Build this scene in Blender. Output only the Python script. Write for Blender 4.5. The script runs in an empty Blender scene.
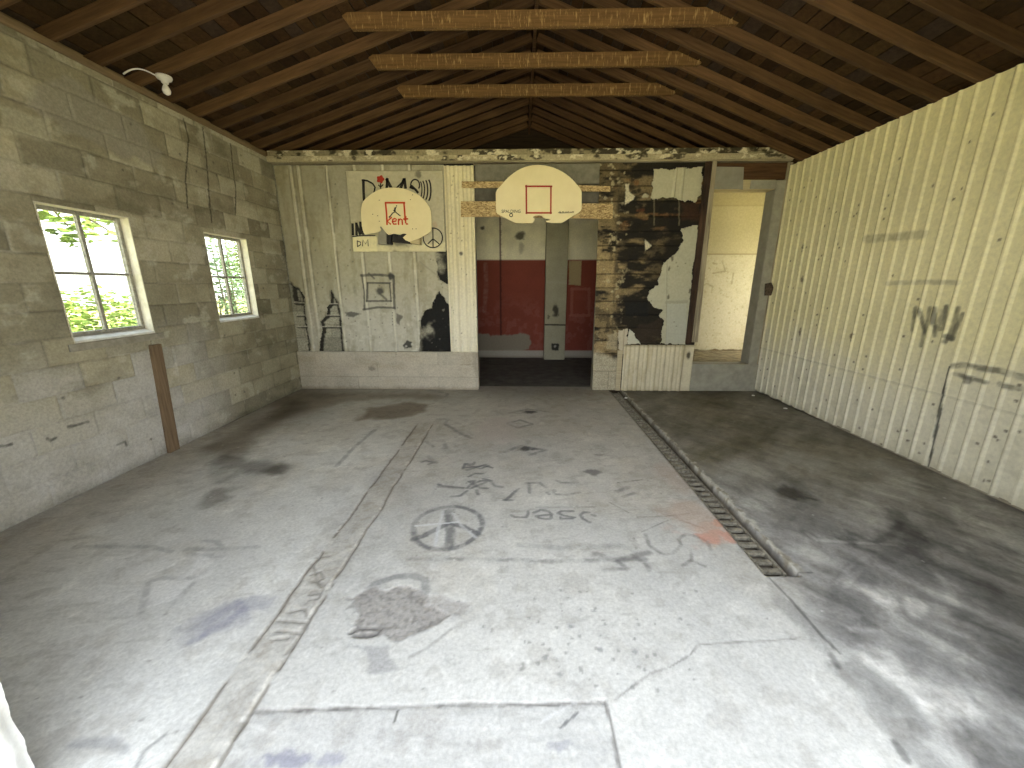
import bpy, bmesh, math, random
import numpy as np
from mathutils import Matrix, Vector
from mathutils.geometry import tessellate_polygon

random.seed(7)
scene = bpy.context.scene
col = scene.collection

# ------------------------------------------------------------------ camera model (for measuring the room)
F = 385.0
CH = 1.56
Yc = np.array([8 / F, 99 / F, 1.0]); Yc /= np.linalg.norm(Yc)
Zc = np.array([0, 1, -Yc[1] / Yc[2]]); Zc /= np.linalg.norm(Zc)
Xc = np.cross(Zc, Yc)
if Xc[0] < 0: Xc = -Xc
CAM = np.array([0, 0, CH])

def ray(u, v):
    d = np.array([(u - 512) / F, (384 - v) / F, 1.0])
    return np.array([d @ Xc, d @ Yc, d @ Zc])
def fl(u, v, z=0.0):                      # point of the floor
    r = ray(u, v); p = CAM + r * (z - CH) / r[2]; return (p[0], p[1])
def bk(u, v, Y=5.7):                      # point of a wall across the room: (X, Z)
    r = ray(u, v); p = CAM + r * Y / r[1]; return (p[0], p[2])
def sd(u, v, X):                          # point of a side wall: (Y, Z)
    r = ray(u, v); p = CAM + r * X / r[0]; return (p[1], p[2])
def zm(x0, y0, s):                        # points read off an enlarged crop
    return lambda *pts: [(x0 + x / s, y0 + y / s) for x, y in pts]

XL, XR, D = -3.37, 3.575, 5.7
HL, HR = 3.20, 3.09
RIDX, RIDZ = 0.16, 4.40
SL_L = (RIDZ - 3.27) / (RIDX - XL)
SL_R = (RIDZ - 3.085) / (XR - RIDX)

# ------------------------------------------------------------------ noise
def _h(i, j, s):
    v = np.sin(i * 127.1 + j * 311.7 + s * 74.7) * 43758.5453
    return v - np.floor(v)
def vn(x, y, sc, seed=0):
    x = np.asarray(x, float) / sc; y = np.asarray(y, float) / sc
    i = np.floor(x); j = np.floor(y); fx = x - i; fy = y - j
    fx = fx * fx * (3 - 2 * fx); fy = fy * fy * (3 - 2 * fy)
    return (_h(i, j, seed) * (1 - fx) + _h(i + 1, j, seed) * fx) * (1 - fy) + \
           (_h(i, j + 1, seed) * (1 - fx) + _h(i + 1, j + 1, seed) * fx) * fy
def fbm(x, y, sc, octv=4, seed=0):
    a, t, r = 1.0, 0.0, 0.0
    for k in range(octv):
        r = r + a * vn(x, y, sc / 2 ** k, seed + 13 * k); t += a; a *= 0.55
    return r / t
def ss(a, b, x):
    t = np.clip((x - a) / (b - a), 0, 1); return t * t * (3 - 2 * t)

# ------------------------------------------------------------------ materials
MATS = {}
def new_mat(name):
    m = bpy.data.materials.new(name); m.use_nodes = True
    nt = m.node_tree; b = nt.nodes['Principled BSDF']
    return m, nt, b
def nd(nt, t, **kw):
    n = nt.nodes.new(t)
    for k, v in kw.items(): setattr(n, k, v)
    return n
def mixc(nt, fac, a, b, mode='MIX'):
    n = nt.nodes.new('ShaderNodeMix'); n.data_type = 'RGBA'; n.blend_type = mode
    for sock, val in ((n.inputs[0], fac), (n.inputs[6], a), (n.inputs[7], b)):
        if hasattr(val, 'is_linked') or isinstance(val, bpy.types.NodeSocket): nt.links.new(val, sock)
        else: sock.default_value = val if not isinstance(val, tuple) else (*val, 1.0)[:4]
    return n.outputs[2]
def noise_fac(nt, scale, detail=5, rough=0.6, stretch=(1, 1, 1), lo=0.35, hi=0.65, coord='Object'):
    tc = nd(nt, 'ShaderNodeTexCoord'); mp = nd(nt, 'ShaderNodeMapping'); mp.inputs['Scale'].default_value = stretch
    n = nd(nt, 'ShaderNodeTexNoise'); n.inputs['Scale'].default_value = scale
    n.inputs['Detail'].default_value = detail; n.inputs['Roughness'].default_value = rough
    nt.links.new(tc.outputs[coord], mp.inputs[0]); nt.links.new(mp.outputs[0], n.inputs['Vector'])
    r = nd(nt, 'ShaderNodeMapRange'); r.inputs[1].default_value = lo; r.inputs[2].default_value = hi
    nt.links.new(n.outputs[0], r.inputs[0])
    return r.outputs[0], n.outputs[0]
def bump(nt, b, h, strength=0.3, dist=0.01):
    bp = nd(nt, 'ShaderNodeBump'); bp.inputs['Strength'].default_value = strength; bp.inputs['Distance'].default_value = dist
    nt.links.new(h, bp.inputs['Height']); nt.links.new(bp.outputs[0], b.inputs['Normal'])

def m_painted(name, rough=0.8, scale=60, amt=0.22, bstr=0.25, bdist=0.004, spec=0.3):
    """surface whose stains and paint marks are stored with the mesh, with fine grain on top"""
    m, nt, b = new_mat(name)
    a = nd(nt, 'ShaderNodeVertexColor'); a.layer_name = 'Col'
    f, raw = noise_fac(nt, scale, 6, 0.7)
    c = mixc(nt, f, (1 - amt,) * 3, (1 + amt * 0.7,) * 3)
    nt.links.new(mixc(nt, 1.0, a.outputs[0], c, 'MULTIPLY'), b.inputs['Base Color'])
    b.inputs['Roughness'].default_value = rough; b.inputs['Specular IOR Level'].default_value = spec
    bump(nt, b, raw, bstr, bdist)
    return m
def m_two(name, c1, c2, scale=20, rough=0.7, stretch=(1, 1, 1), bstr=0.2, lo=0.35, hi=0.65, metal=0.0, spec=0.3, rnd=0.0):
    m, nt, b = new_mat(name)
    f, raw = noise_fac(nt, scale, 6, 0.65, stretch, lo, hi)
    c = mixc(nt, f, c1, c2)
    if rnd:
        oi = nd(nt, 'ShaderNodeObjectInfo'); r = nd(nt, 'ShaderNodeMapRange')
        r.inputs[3].default_value = 1 - rnd; r.inputs[4].default_value = 1 + rnd
        nt.links.new(oi.outputs['Random'], r.inputs[0])
        mm = nd(nt, 'ShaderNodeVectorMath', operation='SCALE'); nt.links.new(c, mm.inputs[0]); nt.links.new(r.outputs[0], mm.inputs[3])
        c = mm.outputs[0]
    nt.links.new(c, b.inputs['Base Color'])
    b.inputs['Roughness'].default_value = rough; b.inputs['Metallic'].default_value = metal
    b.inputs['Specular IOR Level'].default_value = spec
    bump(nt, b, raw, bstr, 0.004)
    return m
def m_wood(name, c1, c2, c3=None, axis=0, rough=0.75, rnd=0.0, streak=None):
    m, nt, b = new_mat(name)
    st = [14, 14, 14]; st[axis] = 0.9
    f, raw = noise_fac(nt, 3.0, 7, 0.65, tuple(st), 0.3, 0.7)
    c = mixc(nt, f, c1, c2)
    g, _ = noise_fac(nt, 1.6, 3, 0.5, (1, 1, 1), 0.42, 0.68)
    c = mixc(nt, g, c, mixc(nt, f, c3 or c1, c2))
    if streak:                                     # pale drips across the face of the beam
        s2 = [34, 34, 5]
        h, _ = noise_fac(nt, 1.5, 5, 0.7, tuple(s2), 0.55, 0.72)
        c = mixc(nt, h, c, streak)
    if rnd:
        oi = nd(nt, 'ShaderNodeObjectInfo'); r = nd(nt, 'ShaderNodeMapRange')
        r.inputs[3].default_value = 1 - rnd; r.inputs[4].default_value = 1 + rnd
        nt.links.new(oi.outputs['Random'], r.inputs[0])
        mm = nd(nt, 'ShaderNodeVectorMath', operation='SCALE'); nt.links.new(c, mm.inputs[0]); nt.links.new(r.outputs[0], mm.inputs[3])
        c = mm.outputs[0]
    nt.links.new(c, b.inputs['Base Color']); b.inputs['Roughness'].default_value = rough
    b.inputs['Specular IOR Level'].default_value = 0.25
    bump(nt, b, raw, 0.25, 0.004)
    return m
def m_osb(name):
    m, nt, b = new_mat(name)
    tc = nd(nt, 'ShaderNodeTexCoord'); mp = nd(nt, 'ShaderNodeMapping'); mp.inputs['Scale'].default_value = (1, 1, 1.8)
    v = nd(nt, 'ShaderNodeTexVoronoi'); v.inputs['Scale'].default_value = 45
    nt.links.new(tc.outputs['Object'], mp.inputs[0]); nt.links.new(mp.outputs[0], v.inputs['Vector'])
    sx = nd(nt, 'ShaderNodeSeparateColor'); nt.links.new(v.outputs['Color'], sx.inputs[0])
    c = mixc(nt, sx.outputs[0], (0.22, 0.14, 0.055), (0.62, 0.47, 0.24))
    nt.links.new(c, b.inputs['Base Color']); b.inputs['Roughness'].default_value = 0.75
    bump(nt, b, sx.outputs[1], 0.3, 0.003)
    return m
def m_glass(name):
    m, nt, b = new_mat(name)
    t = nd(nt, 'ShaderNodeBsdfTransparent'); g = nd(nt, 'ShaderNodeBsdfGlossy'); g.inputs['Roughness'].default_value = 0.03
    t.inputs[0].default_value = (0.93, 0.96, 0.94, 1)
    fw = nd(nt, 'ShaderNodeLayerWeight'); fw.inputs[0].default_value = 0.5
    fp = nd(nt, 'ShaderNodeMath', operation='POWER'); fp.inputs[1].default_value = 4.0; nt.links.new(fw.outputs['Facing'], fp.inputs[0])
    fr = nd(nt, 'ShaderNodeMath', operation='MULTIPLY_ADD'); fr.inputs[1].default_value = 0.5; fr.inputs[2].default_value = 0.03; nt.links.new(fp.outputs[0], fr.inputs[0])
    d = nd(nt, 'ShaderNodeBsdfDiffuse'); d.inputs[0].default_value = (0.7, 0.72, 0.68, 1)
    f, _ = noise_fac(nt, 6, 5, 0.7, (1, 1, 1), 0.45, 0.9)
    md = nd(nt, 'ShaderNodeMath', operation='MULTIPLY'); md.inputs[1].default_value = 0.22; nt.links.new(f, md.inputs[0])
    m1 = nd(nt, 'ShaderNodeMixShader'); m2 = nd(nt, 'ShaderNodeMixShader')
    nt.links.new(md.outputs[0], m1.inputs[0]); nt.links.new(t.outputs[0], m1.inputs[1]); nt.links.new(d.outputs[0], m1.inputs[2])
    nt.links.new(fr.outputs[0], m2.inputs[0]); nt.links.new(m1.outputs[0], m2.inputs[1]); nt.links.new(g.outputs[0], m2.inputs[2])
    nt.links.new(m2.outputs[0], nt.nodes['Material Output'].inputs[0])
    return m
def m_leaf(name, c1, c2):
    m, nt, b = new_mat(name)
    f, _ = noise_fac(nt, 3, 3, 0.6, (1, 1, 1), 0.3, 0.7)
    c = mixc(nt, f, c1, c2)
    df = nd(nt, 'ShaderNodeBsdfDiffuse'); tr = nd(nt, 'ShaderNodeBsdfTranslucent'); mx = nd(nt, 'ShaderNodeMixShader'); mx.inputs[0].default_value = 0.45
    nt.links.new(c, df.inputs[0]); nt.links.new(c, tr.inputs[0])
    nt.links.new(df.outputs[0], mx.inputs[1]); nt.links.new(tr.outputs[0], mx.inputs[2])
    nt.links.new(mx.outputs[0], nt.nodes['Material Output'].inputs[0])
    return m

M = dict(
    floor=m_painted('concrete_floor', 0.75, 55, 0.15, 0.4, 0.004, 0.3),
    block=m_painted('concrete_block', 0.9, 55, 0.18, 0.45, 0.005, 0.2),
    metal=m_painted('painted_sheet_metal', 0.5, 30, 0.10, 0.08, 0.002, 0.4),
    tar=m_painted('tarred_block', 0.75, 50, 0.35, 0.5, 0.006, 0.3),
    tar2=m_painted('peeling_timber', 0.8, 40, 0.25, 0.4, 0.004, 0.25),
    plaster=m_painted('old_plaster', 0.85, 35, 0.10, 0.2, 0.003, 0.2),
    rafter=m_wood('rafter_wood', (0.050, 0.027, 0.012), (0.130, 0.074, 0.034), (0.072, 0.037, 0.015), 0, rnd=0.3),
    tie=m_wood('tie_beam_wood', (0.085, 0.046, 0.016), (0.19, 0.110, 0.040), (0.11, 0.058, 0.02), 0, streak=(0.50, 0.35, 0.15)),
    sheath=m_painted('roof_boards', 0.85, 25, 0.30, 0.3, 0.004, 0.2),
    gable=m_wood('dark_gable_boards', (0.018, 0.012, 0.008), (0.05, 0.032, 0.018), None, 0),
    shingle=m_two('roof_felt', (0.02, 0.018, 0.017), (0.05, 0.045, 0.04), 12, 0.95),
    plate=m_wood('plate_wood', (0.14, 0.10, 0.06), (0.26, 0.19, 0.11), None, 1),
    post=m_wood('weathered_board', (0.12, 0.083, 0.05), (0.28, 0.20, 0.125), (0.17, 0.115, 0.07), 2),
    stud=m_wood('old_stud_wood', (0.22, 0.185, 0.125), (0.44, 0.385, 0.28), (0.09, 0.07, 0.05), 2),
    studcore=m_wood('charred_wood', (0.010, 0.008, 0.006), (0.045, 0.027, 0.018), (0.13, 0.07, 0.045), 2),
    brownwood=m_wood('brown_lintel_wood', (0.045, 0.024, 0.012), (0.13, 0.066, 0.030), None, 0),
    beam_up=m_wood('peeling_beam_wood', (0.09, 0.07, 0.045), (0.33, 0.29, 0.20), (0.55, 0.50, 0.37), 0),
    beam_lo=m_wood('pale_beam_wood', (0.34, 0.29, 0.19), (0.52, 0.46, 0.31), (0.42, 0.36, 0.24), 0),
    osb=m_osb('osb_board'),
    board=m_two('backboard_paint', (0.80, 0.70, 0.42), (0.86, 0.76, 0.48), 4, 0.45, bstr=0.03),
    orange=m_two('orange_paint', (0.58, 0.055, 0.012), (0.68, 0.085, 0.022), 30, 0.5, bstr=0.02),
    redp=m_two('red_paint', (0.36, 0.03, 0.015), (0.45, 0.045, 0.02), 30, 0.6, bstr=0.02),
    black=m_two('black_paint', (0.012, 0.011, 0.012), (0.03, 0.028, 0.026), 30, 0.6, bstr=0.02),
    ply=m_painted('plywood_paint', 0.7, 20, 0.10, 0.1, 0.002),
    greyboard=m_two('grey_board', (0.25, 0.24, 0.20), (0.31, 0.30, 0.25), 9, 0.75),
    greymid=m_two('weathered_grey_board', (0.15, 0.145, 0.115), (0.23, 0.22, 0.175), 9, 0.8),
    dirt=m_two('dirty_boards', (0.15, 0.115, 0.06), (0.34, 0.28, 0.17), 9, 0.9, bstr=.4),
    greydark=m_two('dark_grey_board', (0.10, 0.095, 0.08), (0.15, 0.14, 0.12), 9, 0.8),
    greyframe=m_two('grey_door_paint', (0.27, 0.262, 0.215), (0.37, 0.36, 0.295), 8, 0.65),
    creamwood=m_wood('cream_wood', (0.44, 0.37, 0.22), (0.54, 0.46, 0.28), None, 0),
    rust=m_two('rusty_iron', (0.05, 0.038, 0.026), (0.14, 0.10, 0.07), 40, 0.75, metal=0.2, bstr=0.4),
    iron=m_two('worn_iron', (0.12, 0.108, 0.082), (0.30, 0.275, 0.22), 35, 0.65, metal=0.15, bstr=0.4),
    white=m_two('white_plastic', (0.75, 0.74, 0.70), (0.80, 0.79, 0.76), 10, 0.4, bstr=0.02),
    bulb=m_two('milky_bulb_glass', (0.82, 0.80, 0.76), (0.85, 0.84, 0.80), 10, 0.2, bstr=0.0),
    winframe=m_two('window_metal', (0.20, 0.19, 0.16), (0.38, 0.37, 0.32), 40, 0.6, bstr=0.2),
    winwood=m_two('window_white_paint', (0.64, 0.61, 0.50), (0.82, 0.79, 0.68), 14, 0.65, bstr=0.2),
    sill=m_two('sill_white_wash', (0.66, 0.65, 0.61), (0.86, 0.85, 0.81), 16, 0.75, bstr=0.3),
    lip=m_two('cement_lip', (0.26, 0.25, 0.20), (0.38, 0.36, 0.30), 18, 0.9, bstr=0.4),
    stucco=m_two('white_stucco', (0.80, 0.81, 0.80), (0.90, 0.91, 0.90), 22, 0.85, bstr=0.9),
    glass=m_glass('window_glass'),
    leaf1=m_leaf('leaf_yellow_green', (0.12, 0.19, 0.045), (0.22, 0.28, 0.08)),
    leaf2=m_leaf('leaf_green', (0.12, 0.19, 0.10), (0.20, 0.27, 0.16)),
    bark=m_two('bark', (0.10, 0.08, 0.055), (0.2, 0.165, 0.12), 25, 0.9, bstr=0.5),
    grass=m_two('yard_grass', (0.26, 0.25, 0.085), (0.38, 0.34, 0.13), 3, 0.95, bstr=0.5),
    apron=m_two('yard_gravel', (0.44, 0.39, 0.26), (0.60, 0.54, 0.37), 30, 0.95, bstr=0.5),
    chip=m_two('paint_chip', (0.72, 0.71, 0.66), (0.82, 0.81, 0.77), 30, 0.7, bstr=0.0),
)

# ------------------------------------------------------------------ mesh builders
def link(name, me, mat, parent=None):
    o = bpy.data.objects.new(name, me); col.objects.link(o)
    if mat is not None: me.materials.append(mat)
    if parent is not None: o.parent = parent
    return o
def tag(o, label=None, cat=None, group=None, kind=None):
    if label: o['label'] = label
    if cat: o['category'] = cat
    if group: o['group'] = group
    if kind: o['kind'] = kind
    return o
def thing(name, label, cat, loc=(0, 0, 0), group=None):
    o = bpy.data.objects.new(name, None); o.location = loc; o.empty_display_size = 0.1
    col.objects.link(o); return tag(o, label, cat, group)
def local(o, parent):
    """parent keeps the child's world place"""
    o.parent = parent; o.location = Vector(o.location) - Vector(parent.location); return o
def structure(o): o['kind'] = 'structure'; return o

class MB:
    """collects boxes, prisms and tubes into one mesh"""
    def __init__(s): s.bm = bmesh.new()
    def box(s, x0, x1, y0, y1, z0, z1):
        v = [s.bm.verts.new(p) for p in ((x0, y0, z0), (x1, y0, z0), (x1, y1, z0), (x0, y1, z0), (x0, y0, z1), (x1, y0, z1), (x1, y1, z1), (x0, y1, z1))]
        for f in ((3, 2, 1, 0), (4, 5, 6, 7), (0, 1, 5, 4), (1, 2, 6, 5), (2, 3, 7, 6), (3, 0, 4, 7)): s.bm.faces.new([v[i] for i in f])
        return s
    def hexa(s, p):                       # 8 corners, bottom ring then top ring
        v = [s.bm.verts.new(q) for q in p]
        for f in ((3, 2, 1, 0), (4, 5, 6, 7), (0, 1, 5, 4), (1, 2, 6, 5), (2, 3, 7, 6), (3, 0, 4, 7)): s.bm.faces.new([v[i] for i in f])
        return s
    def prism(s, pts, y0, y1, tess=True):            # outline in X,Z pushed along Y
        a = [s.bm.verts.new((x, y0, z)) for x, z in pts]; b = [s.bm.verts.new((x, y1, z)) for x, z in pts]
        n = len(pts)
        if n <= 4: s.bm.faces.new(a); s.bm.faces.new(b[::-1])
        else:
            for t in tessellate_polygon([[Vector((x, z, 0)) for x, z in pts]]):
                s.bm.faces.new([a[k] for k in t]); s.bm.faces.new([b[k] for k in t[::-1]])
        for i in range(n): s.bm.faces.new((a[i], b[i], b[(i + 1) % n], a[(i + 1) % n]))
        return s
    def tube(s, pts, r, n=8, close=True):
        pts = [Vector(p) for p in pts]; rings = []
        rs = r if isinstance(r, (list, tuple)) else [r] * len(pts)
        for i, p in enumerate(pts):
            t = (pts[min(i + 1, len(pts) - 1)] - pts[max(i - 1, 0)]).normalized()
            u = t.orthogonal().normalized() if i == 0 else (u - t * u.dot(t)).normalized()
            w = t.cross(u)
            rings.append([s.bm.verts.new(p + (u * math.cos(2 * math.pi * k / n) + w * math.sin(2 * math.pi * k / n)) * rs[i]) for k in range(n)])
        for a, b in zip(rings, rings[1:]):
            for k in range(n): s.bm.faces.new((a[k], a[(k + 1) % n], b[(k + 1) % n], b[k]))
        if close: s.bm.faces.new(rings[0][::-1]); s.bm.faces.new(rings[-1])
        return s
    def lathe(s, prof, n=20, c=(0, 0, 0), axis=2):
        rings = []
        for r, h in prof:
            ring = []
            for k in range(n):
                a = 2 * math.pi * k / n; q = [r * math.cos(a), r * math.sin(a), h]
                ring.append(s.bm.verts.new((c[0] + q[0], c[1] + q[1], c[2] + q[2])))
            rings.append(ring)
        for a, b in zip(rings, rings[1:]):
            for k in range(n): s.bm.faces.new((a[k], a[(k + 1) % n], b[(k + 1) % n], b[k]))
        s.bm.faces.new(rings[0][::-1]); s.bm.faces.new(rings[-1])
        return s
    def strokes(s, lines, w, y, th=0.0012):          # painted strokes on a face that looks towards -Y, in X,Z
        for ln in lines:
            ww = w
            if isinstance(ln, tuple) and len(ln) == 2 and isinstance(ln[1], float): ln, ww = ln
            n = len(ln); L, R = [], []
            for i, p in enumerate(ln):
                a = ln[max(i - 1, 0)]; b = ln[min(i + 1, n - 1)]
                dx, dz = b[0] - a[0], b[1] - a[1]; q = math.hypot(dx, dz) or 1
                nx, nz = -dz / q * ww / 2, dx / q * ww / 2
                ex, ez = (dx / q * ww * .3, dz / q * ww * .3) if i in (0, n - 1) else (0, 0)
                sg = -1 if i == 0 else 1
                L.append((p[0] + nx + sg * ex, p[1] + nz + sg * ez)); R.append((p[0] - nx + sg * ex, p[1] - nz + sg * ez))
            for i in range(n - 1):
                q = [L[i], L[i + 1], R[i + 1], R[i]]
                s.hexa([(x, y, z) for x, z in q] + [(x, y - th, z) for x, z in q])
        return s
    def build(s, name, mat, parent=None, bevel=0.0, smooth=False, loc=None):
        bmesh.ops.recalc_face_normals(s.bm, faces=s.bm.faces)
        me = bpy.data.meshes.new(name)
        if loc is not None: bmesh.ops.translate(s.bm, verts=s.bm.verts, vec=[-c for c in loc])
        s.bm.to_mesh(me); s.bm.free()
        if smooth: me.polygons.foreach_set('use_smooth', [True] * len(me.polygons))
        o = link(name, me, mat)
        if loc is not None: o.location = loc
        if bevel:
            b = o.modifiers.new('bevel', 'BEVEL'); b.width = bevel; b.segments = 2; b.limit_method = 'ANGLE'
        if parent is not None: local(o, parent)
        return o

def pip(px, py, poly):
    inside = np.zeros(px.shape, bool); n = len(poly)
    for i in range(n):
        x1, y1 = poly[i]; x2, y2 = poly[(i + 1) % n]
        if y1 == y2: continue
        c = ((y1 > py) != (y2 > py)) & (px < (x2 - x1) * (py - y1) / (y2 - y1) + x1)
        inside ^= c
    return inside
def seg_d(px, py, a, b):
    ax, ay = a; dx, dy = b[0] - ax, b[1] - ay; L = dx * dx + dy * dy + 1e-12
    t = np.clip(((px - ax) * dx + (py - ay) * dy) / L, 0, 1)
    return np.hypot(px - ax - t * dx, py - ay - t * dy)

class Canvas:
    """a finely meshed surface: height and paint stored per vertex"""
    def __init__(s, xs, ys, base):
        s.xs = np.asarray(xs); s.ys = np.asarray(ys)
        s.X, s.Y = np.meshgrid(s.xs, s.ys, indexing='ij')
        s.c = np.empty(s.X.shape + (3,)); s.c[:] = base
        s.z = np.zeros(s.X.shape); s.keep = np.ones((len(xs) - 1, len(ys) - 1), bool); s.sd = 1
    def win(s, pts, pad):
        p = np.array(pts)
        i0, i1 = np.searchsorted(s.xs, [p[:, 0].min() - pad, p[:, 0].max() + pad]); j0, j1 = np.searchsorted(s.ys, [p[:, 1].min() - pad, p[:, 1].max() + pad])
        return slice(i0, i1), slice(j0, j1)
    def mix(s, w, m, color):
        s.c[w] = s.c[w] * (1 - m[..., None]) + np.array(color) * m[..., None]
    def mul(s, w, m, k):
        s.c[w] *= (1 + m[..., None] * (np.array(k) - 1))
    def stroke(s, pts, w, color, a=1.0, soft=None, rag=0.5, dz=0.0, fade=0.0):
        soft = w * 0.6 if soft is None else soft; s.sd += 1
        W = s.win(pts, w + soft + 0.02); X, Y = s.X[W], s.Y[W]
        if X.size == 0: return s
        d = np.full(X.shape, 9.0)
        for p, q in zip(pts, pts[1:]): d = np.minimum(d, seg_d(X, Y, p, q))
        d = d + (fbm(X, Y, 0.03, 3, s.sd) - 0.5) * w * rag
        m = (1 - ss(w / 2, w / 2 + soft, d))
        pm = m * a
        if fade: pm = pm * (1 - fade * ss(0.35, 0.65, fbm(X, Y, 0.05, 4, s.sd + 5)))
        s.mix(W, np.clip(pm, 0, 1), color)
        if dz: s.z[W] += m * dz
        return s
    def mask(s, pts, edge, rag):
        s.sd += 1
        W = s.win(pts, edge + rag); X, Y = s.X[W], s.Y[W]
        d = np.full(X.shape, 9.0)
        for p, q in zip(pts, pts[1:] + pts[:1]): d = np.minimum(d, seg_d(X, Y, p, q))
        d = np.where(pip(X, Y, pts), -d, d) + (fbm(X, Y, max(rag * 2.2, 0.02), 4, s.sd) - 0.5) * rag * 2
        return W, X, Y, 1 - ss(-edge, edge, d)
    def poly(s, pts, color, a=1.0, edge=0.03, rag=0.05, dz=0.0, mul=False, tex=0.0):
        pts = [tuple(p) for p in pts]
        W, X, Y, m = s.mask(pts, edge, rag)
        if X.size == 0: return s
        pm = m * a
        if tex: pm = pm * (1 - tex * fbm(X, Y, 0.09, 4, s.sd + 3))
        (s.mul if mul else s.mix)(W, np.clip(pm, 0, 1), color)
        if dz: s.z[W] += m * dz
        return s
    def blob(s, c, rx, ry, color, a=1.0, ang=0.0, mul=False, dz=0.0, rag=0.6):
        s.sd += 1; r = max(rx, ry) * 1.8
        W = s.win([(c[0] - r, c[1] - r), (c[0] + r, c[1] + r)], 0.0); X, Y = s.X[W] - c[0], s.Y[W] - c[1]
        if X.size == 0: return s
        u = (X * math.cos(ang) + Y * math.sin(ang)) / rx; v = (-X * math.sin(ang) + Y * math.cos(ang)) / ry
        d = np.hypot(u, v) + (fbm(s.X[W], s.Y[W], min(rx, ry) * 0.9, 4, s.sd) - 0.5) * rag * 2
        m = 1 - ss(0.45, 1.15, d)
        (s.mul if mul else s.mix)(W, np.clip(m * a, 0, 1), color)
        if dz: s.z[W] += m * dz
        return s
    def cut(s, pts, rag=0.02, seed=3):
        cx = (s.xs[1:] + s.xs[:-1]) / 2; cy = (s.ys[1:] + s.ys[:-1]) / 2
        X, Y = np.meshgrid(cx, cy, indexing='ij')
        dx = (fbm(X, Y, 0.06, 4, seed) - 0.5) * 4 * rag; dy = (fbm(X, Y, 0.06, 4, seed + 50) - 0.5) * 4 * rag
        return pip(X + dx, Y + dy, pts)
    def build(s, name, fn, mat, parent=None, loc=(0, 0, 0), thick=0.0, smooth=True, extra=None, flip=False):
        nx, ny = s.X.shape
        P = np.stack(fn(s.X, s.Y, s.z), -1).reshape(-1, 3) - np.array(loc)
        C = s.c.reshape(-1, 3)
        ii, jj = np.nonzero(s.keep)
        a = ii * ny + jj
        Q = np.stack([a, a + ny, a + ny + 1, a + 1], -1)
        if flip: Q = Q[:, ::-1]
        used = np.zeros(nx * ny, bool); used[Q.ravel()] = True
        idx = np.cumsum(used) - 1
        P = P[used]; C = C[used]; Q = idx[Q]
        if extra:                                     # plain boxes behind the surface: (x0,x1,y0,y1,z0,z1,color)
            for b in extra:
                x0, x1, y0, y1, z0, z1 = b[:6]; n0 = len(P)
                v = np.array([(x0, y0, z0), (x1, y0, z0), (x1, y1, z0), (x0, y1, z0), (x0, y0, z1), (x1, y0, z1), (x1, y1, z1), (x0, y1, z1)]) - np.array(loc)
                P = np.vstack([P, v]); C = np.vstack([C, np.tile(np.array(b[6]), (8, 1))])
                Q = np.vstack([Q, n0 + np.array(((3, 2, 1, 0), (4, 5, 6, 7), (0, 1, 5, 4), (1, 2, 6, 5), (2, 3, 7, 6), (3, 0, 4, 7)))])
        me = bpy.data.meshes.new(name)
        nq = len(Q)
        me.vertices.add(len(P)); me.vertices.foreach_set('co', P.ravel())
        me.loops.add(nq * 4); me.loops.foreach_set('vertex_index', Q.ravel().astype(np.int32))
        me.polygons.add(nq); me.polygons.foreach_set('loop_start', (np.arange(nq) * 4).astype(np.int32))
        me.update(calc_edges=True)
        at = me.color_attributes.new('Col', 'FLOAT_COLOR', 'POINT')
        at.data.foreach_set('color', np.hstack([np.clip(C, 0, 1), np.ones((len(C), 1))]).astype(np.float32).ravel())
        if smooth:
            sm = np.ones(nq, bool)
            if extra: sm[-6 * len(extra):] = False
            me.polygons.foreach_set('use_smooth', sm)
        me.validate()
        o = link(name, me, mat); o.location = loc
        if thick:
            so = o.modifiers.new('thickness', 'SOLIDIFY'); so.thickness = thick; so.offset = -1
        if parent is not None: local(o, parent)
        return o

def grid(a, b, step, *must):
    n = max(2, int(round((b - a) / step)) + 1)
    g = np.linspace(a, b, n)
    for m in must:                                    # move the nearest line onto a wanted edge
        g[np.argmin(np.abs(g - m))] = m
    return g

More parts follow.
